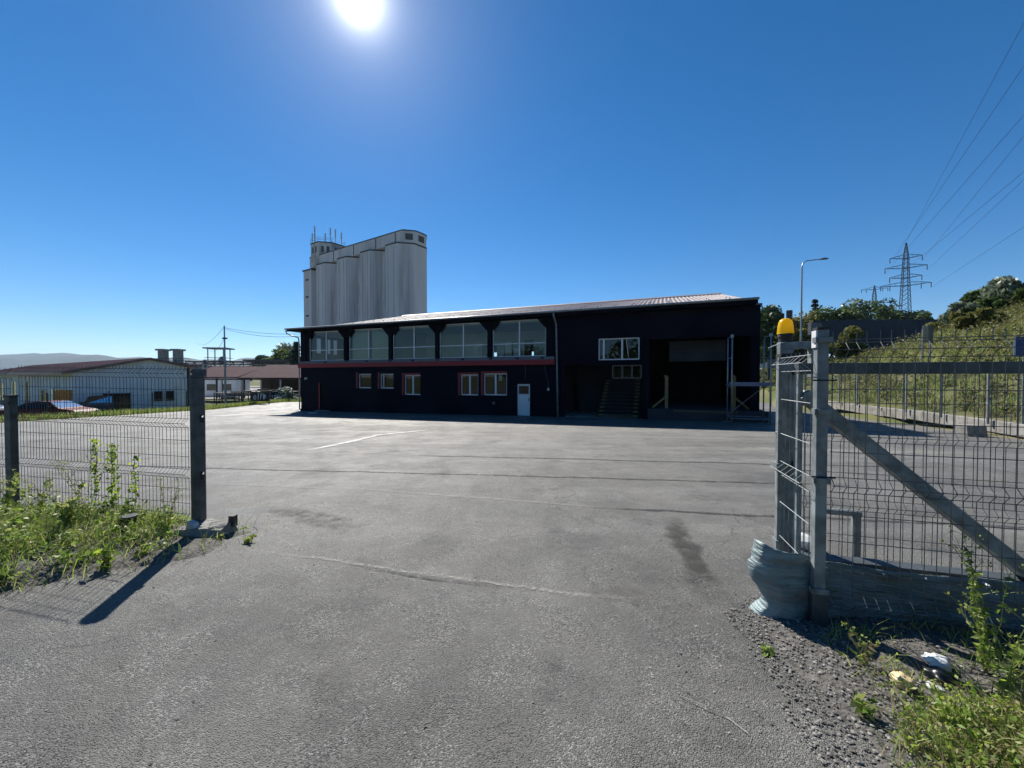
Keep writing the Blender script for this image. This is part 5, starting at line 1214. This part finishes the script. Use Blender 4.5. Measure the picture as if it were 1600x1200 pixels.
TR = [(1203, 476, 60, 3.4, 'leaf_dark', 'tree', 'dark green tree right beside the right end of the black building'),
      (1232, 489, 70, 4.2, 'leaf_olive', 'tree', 'olive green tree behind the yellow beacon'),
      (1262, 484, 88, 5.4, 'leaf_olive', 'tree', 'bushy olive tree at the foot of the dark spruce'),
      (1274, 462, 94, 3.0, 'leaf_needle', 'spruce', 'dark pointed spruce standing above the leafy trees'),
      (1300, 474, 86, 4.8, 'leaf', 'tree', 'green tree right of the spruce'),
      (1322, 464, 92, 4.6, 'leaf_silver', 'tree', 'pale silvery tree among the darker trees behind the noise barrier'),
      (1354, 466, 90, 6.0, 'leaf', 'tree', 'broad green tree behind the noise barrier, left of the pylon'),
      (1386, 470, 92, 5.4, 'leaf_dark', 'tree', 'dark green tree below the small pylon'),
      (1418, 480, 96, 5.2, 'leaf', 'tree', 'green tree in front of the large pylon\'s foot'),
      (1449, 490, 98, 3.6, 'leaf_dark', 'tree', 'low dark tree right of the large pylon\'s foot'),
      (1468, 488, 74, 2.4, 'leaf_olive', 'bush', 'round bush alone on the skyline right of the pylon'),
      (1325, 512, 52, 2.0, 'leaf_olive', 'bush', 'yellow-green bush in front of the noise barrier'),
      (1512, 470, 44, 1.7, 'leaf_silver', 'tree', 'thin pale young tree at the left end of the bank\'s bushes'),
      (1542, 447, 45, 2.2, 'leaf', 'tree', 'pointed green tree on the bank beside the thin pale one'),
      (1556, 478, 38, 2.6, 'leaf_dark', 'bush', 'dark bush on the bank under the pointed tree'),
      (1590, 428, 40, 2.4, 'leaf_silver', 'tree', 'tall pale tree on the bank at the right edge'),
      (1585, 462, 34, 2.8, 'leaf', 'bush', 'broad green bush on the bank at the right edge'),
      (1520, 500, 33, 1.9, 'leaf_olive', 'bush', 'olive bush low on the bank left of the blue sign'),
      (430, 542, 105, 4.0, 'leaf', 'tree', 'green tree on the skyline left of the black building'),
      (448, 536, 112, 4.4, 'leaf_silver', 'tree', 'paler tree on the skyline next to the black building'),
      (463, 530, 74, 1.9, 'leaf_needle', 'spruce', 'dark spruce touching the left corner of the black building'),
      (408, 549, 130, 4.0, 'leaf_dark', 'tree', 'low dark tree behind the pipe bridge')]
for i, (px, py, Y, r, m, kd, lab) in enumerate(TR):
    x, zt = at_px(px, py, Y); zb = gz(x, Y)
    if px < 800: zb = -1.75
    make_tree(lab, x, Y, zb, max(2.0, zt-zb), r, m, 11+i, n=3800 if Y > 50 else 4200, leaf=0.16+Y*0.0022, kind=kd, name='spruce_tree' if kd == 'spruce' else ('round_bush' if kd == 'bush' else 'leafy_tree'), group='trees and bushes in the background')
# pale bush by the boundary fence
sb_ = thing('flowering_bush', 'pale silvery bush on the verge left of the black building', 'bush', (-27.6, 47.0, -1.7), 0)
MB().tube([(0, 0, 0), (0.1, 0, 0.9)], [0.06, 0.03], 6).build('trunk', 'bark', sb_)
P = crown_pts(77, 2600, 1.6, 1.0, 14); P[:, 2] += 1.15
link('crown', leaf_mesh('crown', P, 0.13, ['leaf_silver', 'leaf', 'litter_white'], 77), sb_)

# scrub and grass on the bank
g = np.random.default_rng(21)
def bank_points(n, s0, s1, t0, t1, clump, seed, hmax):
    g = np.random.default_rng(seed); out = []
    cs = [(g.uniform(s0, s1), g.uniform(t0, t1)) for _ in range(n//clump)]
    for s, t in cs:
        r = g.uniform(0.3, 1.0)*min(1.0, 0.35+0.07*s); hh = hmax*g.uniform(0.3, 1.0)*min(1.0, 0.30+0.09*s)
        for _ in range(clump):
            d = g.normal(0, 0.5, 2)*r; x, y = on_kerb(t+d[0], s+d[1])
            out.append((x, y, gz(x, y)+hh*g.random()))
    return np.array(out)
tag(link('bank_scrub', leaf_mesh('bank_scrub', bank_points(66000, 1.2, 24, -14, 34, 75, 5, 1.5), 0.08, ['leaf_olive', 'leaf', 'leaf_olive', 'weed_dry'], 31)), 'low olive scrub and grass covering the bank on the right', 'scrub', kind='stuff')
tag(link('bank_scrub', leaf_mesh('bank_scrub', bank_points(40000, 1.0, 26, 34, 100, 40, 6, 1.3), 0.18, ['leaf_olive', 'leaf_dark', 'leaf_olive'], 32)), 'distant olive scrub on the bank behind the black building', 'scrub', kind='stuff')
bp = bank_points(34000, 0.4, 22.0, -14, 34, 24, 7, 0.12)
tag(link('bank_grass', blade_mesh('bank_grass', bp, 0.5, 0.028, ['grass_blade', 'weed_dry', 'weed_pale'], 33, 0.6)), 'rough grass growing between the scrub on the bank', 'grass', kind='stuff')
# verge along the left boundary fence
def verge(n, seed):
    g = np.random.default_rng(seed); out = []
    for (xa, ya), (xb, yb) in zip(BF, BF[1:]):
        m_ = int(n*math.dist((xa, ya), (xb, yb))/45)
        for _ in range(m_):
            k = g.random(); x = xa+(xb-xa)*k+g.uniform(-3.2, 1.0); y = ya+(yb-ya)*k+g.normal(0, 0.3)
            out.append((x, y, gz(x, y)-0.03))
    return np.array(out)
vg = verge(30000, 9)
tag(link('verge_grass', blade_mesh('verge_grass', vg, 0.42, 0.03, ['grass_blade', 'weed_pale', 'weed_leaf', 'weed_dry'], 34, 0.5)), 'tall grass verge along the left boundary fence', 'grass', kind='stuff')
# woods on the left skyline and behind the viewer
g = np.random.default_rng(12); pts = []
for k in range(130):
    x = g.uniform(-560, -60); y = g.uniform(230, 420); r = g.uniform(4, 8); c = crown_pts(300+k, 130, r, r*0.8, 8); c += np.array([x, y, -2+r*0.9]); pts.append(c)
tag(link('skyline_woods', leaf_mesh('skyline_woods', np.concatenate(pts), 1.1, ['leaf_dark', 'leaf'], 41)), 'band of distant woods along the left skyline', 'woods', kind='stuff')
pts = []
for k in range(70):
    a = g.uniform(-75, 30); x = a; y = g.uniform(-60, -34); r = g.uniform(3, 5); c = crown_pts(500+k, 170, r, r*1.1, 9); c += np.array([x, y, r*1.25]); pts.append(c)
tag(link('roadside_woods', leaf_mesh('roadside_woods', np.concatenate(pts), 0.7, ['leaf_dark', 'leaf'], 42)), 'roadside trees behind the viewer, seen only mirrored in the windows', 'woods', kind='stuff')

# ------------------------------------------------------------------ plants at the gate
def bed_scatter(n, x0, x1, y0, y1, edge, zf, seed, lo=0.0, pref=None):
    g = np.random.default_rng(seed); out = []
    while len(out) < n:
        x, y = g.uniform(x0, x1), g.uniform(y0, y1); e = edge(x, y)
        if e < lo: continue
        if pref is not None and g.random() > pref(x, y, e): continue
        out.append((x, y, zf(x, y)-0.01))
    return np.array(out)
# left bed: long grass at the front, leafy weeds behind
pf = lambda x, y, e: (0.10+0.90*sm((-3.35-x)/0.8))*(0.35+0.65*(vnoise(x*0.8, y*0.8) > -0.25))
B1 = bed_scatter(9500, -6.6, -2.8, 1.2, 4.6, bed_left_edge, bed_left_z, 51, 0.02, pf)
tag(link('bed_grass', blade_mesh('bed_grass', B1, 0.16, 0.007, ['grass_blade', 'grass_blade', 'weed_pale', 'weed_dry'], 52, 0.9)), 'long green grass in the bed left of the gate post', 'grass', kind='stuff')
g = np.random.default_rng(53); lp_ = []
C = bed_scatter(330, -6.6, -2.85, 1.4, 4.5, bed_left_edge, bed_left_z, 54, 0.03, pf)
for c in C:
    e = bed_left_edge(c[0], c[1]); hh = g.uniform(0.06, 0.24)*(0.5+0.5*sm(e/0.4))*(1.25 if c[0] < -3.7 else 0.6); rr = g.uniform(0.05, 0.13)
    k = int(g.integers(26, 62)); d = g.normal(0, 1, (k, 3)); d /= np.linalg.norm(d, axis=1)[:, None]; d[:, 2] = np.abs(d[:, 2])
    lp_.append(c+d*np.array([rr, rr, hh])*(0.55+0.5*g.random((k, 1))))
LPt = np.concatenate(lp_)
tag(link('bed_weeds', leaf_mesh('bed_weeds', LPt, 0.022, ['weed_leaf', 'weed_leaf', 'weed_pale', 'grass_blade'], 55, 0.5, 0.5, 0.35)), 'low leafy weeds covering the bed left of the gate post', 'weeds', kind='stuff')

def weed(label, x, y, zb, H, seed, nst=4, leaf=0.03, m=('weed_leaf', 'weed_pale'), spread=0.35, heads=True, dense=1.0, group='weeds by the gate', name='weed_plant', top='weed_pale', lean=(0, 0)):
    q = random.Random(seed); t = thing(name, label, 'weed', (x, y, zb-0.01), 0, group); b = MB(); P = []; Hd = []
    for k in range(nst):
        a = q.uniform(0, 2*PI); h = H*q.uniform(0.6, 1.0); sx, sy = math.cos(a)*spread*h*q.uniform(0.2, 1)+lean[0]*h, math.sin(a)*spread*h*q.uniform(0.2, 1)+lean[1]*h
        pl_ = [(sx*t_**1.5+q.gauss(0, 0.006), sy*t_**1.5+q.gauss(0, 0.006), h*t_) for t_ in (0, 0.25, 0.5, 0.75, 1)]
        b.tube(pl_, [0.0035, 0.003, 0.0025, 0.002, 0.0012], 4)
        for j in range(int(h/0.03*dense)):
            t_ = q.uniform(0.08, 0.95); i_ = min(3, int(t_*4)); f_ = t_*4-i_
            c = Vector(pl_[i_]).lerp(Vector(pl_[i_+1]), f_); l = leaf*(1.3-0.7*t_)
            P.append(tuple(c+Vector((q.uniform(-1, 1), q.uniform(-1, 1), q.uniform(-0.3, 0.5)))*l))
        for s in range(3 if heads else 0):
            c0 = Vector(pl_[3]).lerp(Vector(pl_[4]), q.random()); e = c0+Vector((q.uniform(-1, 1), q.uniform(-1, 1), q.uniform(0.4, 1.3)))*0.05*H/0.5
            b.tube([c0, e], 0.0014, 3); 
            for _ in range(5): Hd.append(tuple(e+Vector((q.gauss(0, 1), q.gauss(0, 1), q.gauss(0, 1)))*0.007))
    b.build('stem', 'weed_dry' if not heads else 'weed_pale', t)
    link('foliage', leaf_mesh('foliage', P, leaf, list(m), seed, 0.42, 0.4), t)
    if Hd: tag(link('flower_heads', leaf_mesh('flower_heads', Hd, 0.007, [top, 'weed_pale'], seed+1, 0.8), t), kind='stuff')
    return t
zl = lambda x, y: bed_left_z(x, y)
weed('leafy weed clump in the middle of the left bed, the tallest there', -4.35, 3.75, zl(-4.35, 3.75), 0.55, 1, 7, 0.036, dense=1.6)
weed('thin dry branching weed left of the climbing vines', -4.55, 4.1, zl(-4.55, 4.1), 0.85, 2, 5, 0.016, ('weed_dry', 'weed_leaf'), 0.45, dense=0.8)
weed('thin dry weed against the thick left gate post', -3.66, 4.05, zl(-3.66, 4.05), 0.60, 3, 6, 0.015, ('weed_dry', 'weed_dry', 'weed_leaf'), 0.40, dense=0.8)
weed('leafy weed beside the short post at the left edge', -5.75, 4.35, zl(-5.75, 4.35), 0.55, 4, 6, 0.034, dense=1.2)
weed('spreading weed between the short post and the leafy clump', -5.05, 4.1, zl(-5.05, 4.1), 0.6, 5, 7, 0.028, spread=0.6, dense=1.1)
weed('low bright green weed at the front edge of the left bed', -3.45, 3.25, zl(-3.45, 3.25), 0.20, 6, 6, 0.034, ('vine_leaf', 'weed_leaf'), 0.7, False, 1.8)
weed('small weed in the pavement joint right of the concrete footing', -2.72, 3.92, gz(-2.72, 3.92), 0.10, 7, 9, 0.022, ('vine_leaf', 'weed_pale'), 1.6, False, 3.0)
for i, (t_, h0, h1, wd_, lab) in enumerate(((1.30, 0.10, 0.88, 0.055, 'climbing vine on the left mesh fence, leftmost of three'), (1.04, 0.12, 0.84, 0.075, 'climbing vine on the left mesh fence, thickest of three'), (0.72, 0.10, 0.70, 0.04, 'climbing vine on the left mesh fence, thinnest of three'))):
    x, y = fpL(t_); q = random.Random(60+i); v = thing('climbing_vine', lab, 'vine', (x, y-0.03, 0), 0, 'vines on the left fence')
    ps = [(q.gauss(0, 0.012), q.gauss(0, 0.006), h0-0.2+(h1-h0+0.2)*k/9) for k in range(10)]
    MB().tube(ps, 0.004, 4).build('stem', 'weed_leaf', v)
    n_ = 150 if i == 1 else (90 if i == 0 else 46)
    P = [(q.gauss(0, wd_*0.42), q.gauss(0, 0.02), h0+(h1-h0)*q.random()**0.9) for _ in range(n_*2)]
    link('foliage', leaf_mesh('foliage', P, 0.017, ['vine_leaf', 'weed_leaf', 'vine_leaf'], 60+i, 0.75), v)

# right bed: gravel, thin ground cover and tall weeds
zr = bed_right_z
ico = stone_mesh('s', 1.0, 9, 'gravel', 0.7, 1); iv = np.array([v.co[:] for v in ico.vertices]); ifc = [tuple(p.vertices) for p in ico.polygons]
def gravel(name, pts, sizes, seed, label):
    g = np.random.default_rng(seed); V = []; F = []
    for k, (p, s) in enumerate(zip(pts, sizes)):
        a = g.random()*2*PI; c, s_ = math.cos(a), math.sin(a); R_ = np.array([[c, -s_, 0], [s_, c, 0], [0, 0, 1]])
        sc_ = s*np.array([g.uniform(0.7, 1.3), g.uniform(0.7, 1.3), g.uniform(0.5, 1.0)])
        V.append((iv*sc_)@R_.T+p); F += [tuple(np.array(f)+k*len(iv)) for f in ifc]
    me = bpy.data.meshes.new(name); me.from_pydata(np.concatenate(V).tolist(), [], F); me.update()
    for m_ in ('gravel', 'concrete', 'soil'): me.materials.append(M[m_])
    nf = len(ifc); me.polygons.foreach_set('material_index', np.repeat(g.choice(3, len(pts), p=(0.62, 0.1, 0.28)), nf).astype(np.int32))
    return tag(link(name, me), label, 'gravel', kind='stuff')
g = np.random.default_rng(70)
GP = bed_scatter(11500, 1.15, 3.4, 0.7, 3.05, lambda x, y: bed_right_edge(x, y)+0.10, lambda x, y: max(zr(x, y), gz(x, y))+0.014, 71, 0.0, lambda x, y, e: 1.0 if e < 0.6 else 0.3)
gravel('loose_gravel', GP, 0.0026+0.011*g.random(len(GP))**4, 72, 'loose gravel and grit along the edge of the right bed')
g = np.random.default_rng(73); AP_ = []
while len(AP_) < 3600:
    x, y = g.normal(1.6, 0.45), g.normal(3.1, 0.75)
    if g.random() < 0.2: x, y = g.normal(-2.5, 0.5), g.normal(5.0, 0.5)
    elif g.random() < 0.45: x, y = g.uniform(-4.5, 3), g.uniform(1.0, 7)
    elif g.random() < 0.3: x, y = g.normal(1.15, 0.12), g.uniform(1.1, 2.7)
    if bed_left_edge(x, y) < -0.05: AP_.append((x, y, gz(x, y)))
gravel('loose_gravel', np.array(AP_), 0.003+0.008*g.random(len(AP_))**3, 74, 'scattered grit on the asphalt of the gateway')
pr = lambda x, y, e: sm((e-(0.10 if y < 1.7 else 0.24))/0.4)*(0.25+0.75*(vnoise(x*0.9+2, y*0.9) > -0.2))*(1 if y < 1.82-(x-2)*0.12 else 0.12)
B2 = bed_scatter(12000, 1.3, 3.6, 0.6, 2.5, bed_right_edge, zr, 75, 0.1, pr)
tag(link('bed_grass', blade_mesh('bed_grass', B2, 0.10, 0.006, ['grass_blade', 'weed_pale', 'weed_dry'], 76, 1.0)), 'sparse grass in the right bed below the mesh fence', 'grass', kind='stuff')
C = bed_scatter(800, 1.35, 3.4, 0.7, 2.2, bed_right_edge, zr, 77, 0.18, pr); lp_ = []
g = np.random.default_rng(78)
for c in C:
    hh = g.uniform(0.05, 0.20); rr = g.uniform(0.04, 0.10); k = int(g.integers(22, 50)); d = g.normal(0, 1, (k, 3)); d /= np.linalg.norm(d, axis=1)[:, None]; d[:, 2] = np.abs(d[:, 2])
    lp_.append(c+d*np.array([rr, rr, hh])*(0.5+0.6*g.random((k, 1))))
tag(link('bed_weeds', leaf_mesh('bed_weeds', np.concatenate(lp_), 0.011, ['weed_leaf', 'weed_pale', 'weed_dry', 'vine_leaf', 'grass_blade'], 79, 0.45, 0.6, 0.3)), 'low leafy weeds covering the right bed', 'weeds', kind='stuff')
RW_ = [((2.52, 2.02), 0.50, 5, 'tall pale branching weed right of the litter'), ((2.42, 1.86), 0.36, 6, 'pale branching weed in front of the litter'),
       ((2.70, 2.15), 0.58, 4, 'tall leafy weed rising against the mesh fence'), ((3.0, 2.02), 0.62, 4, 'tall weed with long leaves against the mesh fence near the right edge'),
       ((2.02, 2.16), 0.22, 4, 'small dry weed left of the pale plastic bag'), ((2.75, 1.66), 0.34, 7, 'bushy weed at the right edge, middle of the right bed'),
       ((2.25, 1.42), 0.30, 8, 'bushy green weed in the lower middle of the right bed'), ((1.95, 1.30), 0.24, 8, 'green weed nearest the asphalt at the bottom edge'),
       ((2.55, 1.25), 0.32, 8, 'bushy weed in the lower right corner'), ((1.72, 1.86), 0.10, 6, 'small bright rosette weed on the gravel'),
       ((2.0, 1.72), 0.20, 7, 'low spreading weed below the cream carton'), ((1.56, 2.32), 0.07, 6, 'tiny weed on the grit near the metal sheet'),
       ((2.85, 1.85), 0.45, 5, 'tall pale weed between the bushy weed and the mesh fence'), ((2.35, 1.62), 0.36, 6, 'pale stalky weed below the white paper scrap'), ((2.65, 1.42), 0.40, 6, 'tall stalky weed in the lower right corner'), ((2.1, 1.12), 0.34, 7, 'stalky weed at the bottom edge, right of the green one'),
       ((1.52, 1.32), 0.10, 6, 'tiny grass-like weed at the bottom edge beside the asphalt')]
for i, ((x, y), H, n_, lab) in enumerate(RW_):
    weed(lab, x, y, zr(x, y), H*(1.25 if H > 0.25 else 1), 90+i, n_, 0.020 if H > 0.15 else 0.03, ('weed_leaf', 'weed_pale', 'grass_blade') if i != 4 else ('weed_dry', 'weed_pale'), 0.35 if H > 0.4 else 0.7, H > 0.18, 1.5 if H > 0.3 else 2.2, group='weeds in the right bed', top='vine_leaf')

# ------------------------------------------------------------------ added bounce sheet round the silo, far hills and the air
o = grid_mesh('silo_bounce_sheet', spaced(-95, 20, 5), spaced(58, 140, 5), lambda x, y: -1.66, 'concrete'); tag(o, kind='structure')  # unseen concrete sheet, added to bounce sunlight onto the silo's shaded faces
def hill(name, x0, x1, y, hf, depth, m):
    xs = spaced(x0, x1, 90); ys = [y-depth, y-depth*0.6, y-depth*0.3, y-depth*0.1, y, y+depth*0.4, y+depth]
    kf_ = [0, 0.35, 0.7, 0.95, 1.0, 0.7, 0]
    v = [(x, yy+60*math.sin(x*0.004), -3+k*hf(x)+(6*math.sin(x*0.021+yy)+4*math.sin(x*0.05))*(k > 0)) for yy, k in zip(ys, kf_) for x in xs]
    n = len(xs); f = [(j*n+i, j*n+i+1, (j+1)*n+i+1, (j+1)*n+i) for j in range(len(ys)-1) for i in range(n-1)]
    me = bpy.data.meshes.new(name); me.from_pydata(v, [], f); me.update(); me.materials.append(M[m]); me.shade_smooth()
    return tag(link(name, me), kind='structure')
hill('hills', -8200, -1800, 4200, lambda x: 175*sm((-3850-x)/900)+75+12*math.sin(x*0.0023), 1100, 'hill_wood')
hill('hills', -4600, 1500, 3400, lambda x: 178+14*math.sin(x*0.003)+9*math.sin(x*0.008)-60*sm((x+900)/900), 700, 'hill_wood')
hz = MB().box(-9600, -9600, -4, 9600, 10700, 430).build('haze', None); tag(hz, 'thin pale haze in the air over the whole place', 'haze', kind='stuff')
hm = bpy.data.materials.new('haze'); hm.use_nodes = True; t = hm.node_tree; t.nodes.remove(t.nodes['Principled BSDF'])
pv = t.nodes.new('ShaderNodeVolumePrincipled'); pv.inputs['Color'].default_value = (0.5, 0.7, 1.0, 1); pv.inputs['Density'].default_value = 0.00006; pv.inputs['Anisotropy'].default_value = 0.25
t.links.new(pv.outputs[0], t.nodes['Material Output'].inputs['Volume']); hz.data.materials.append(hm)
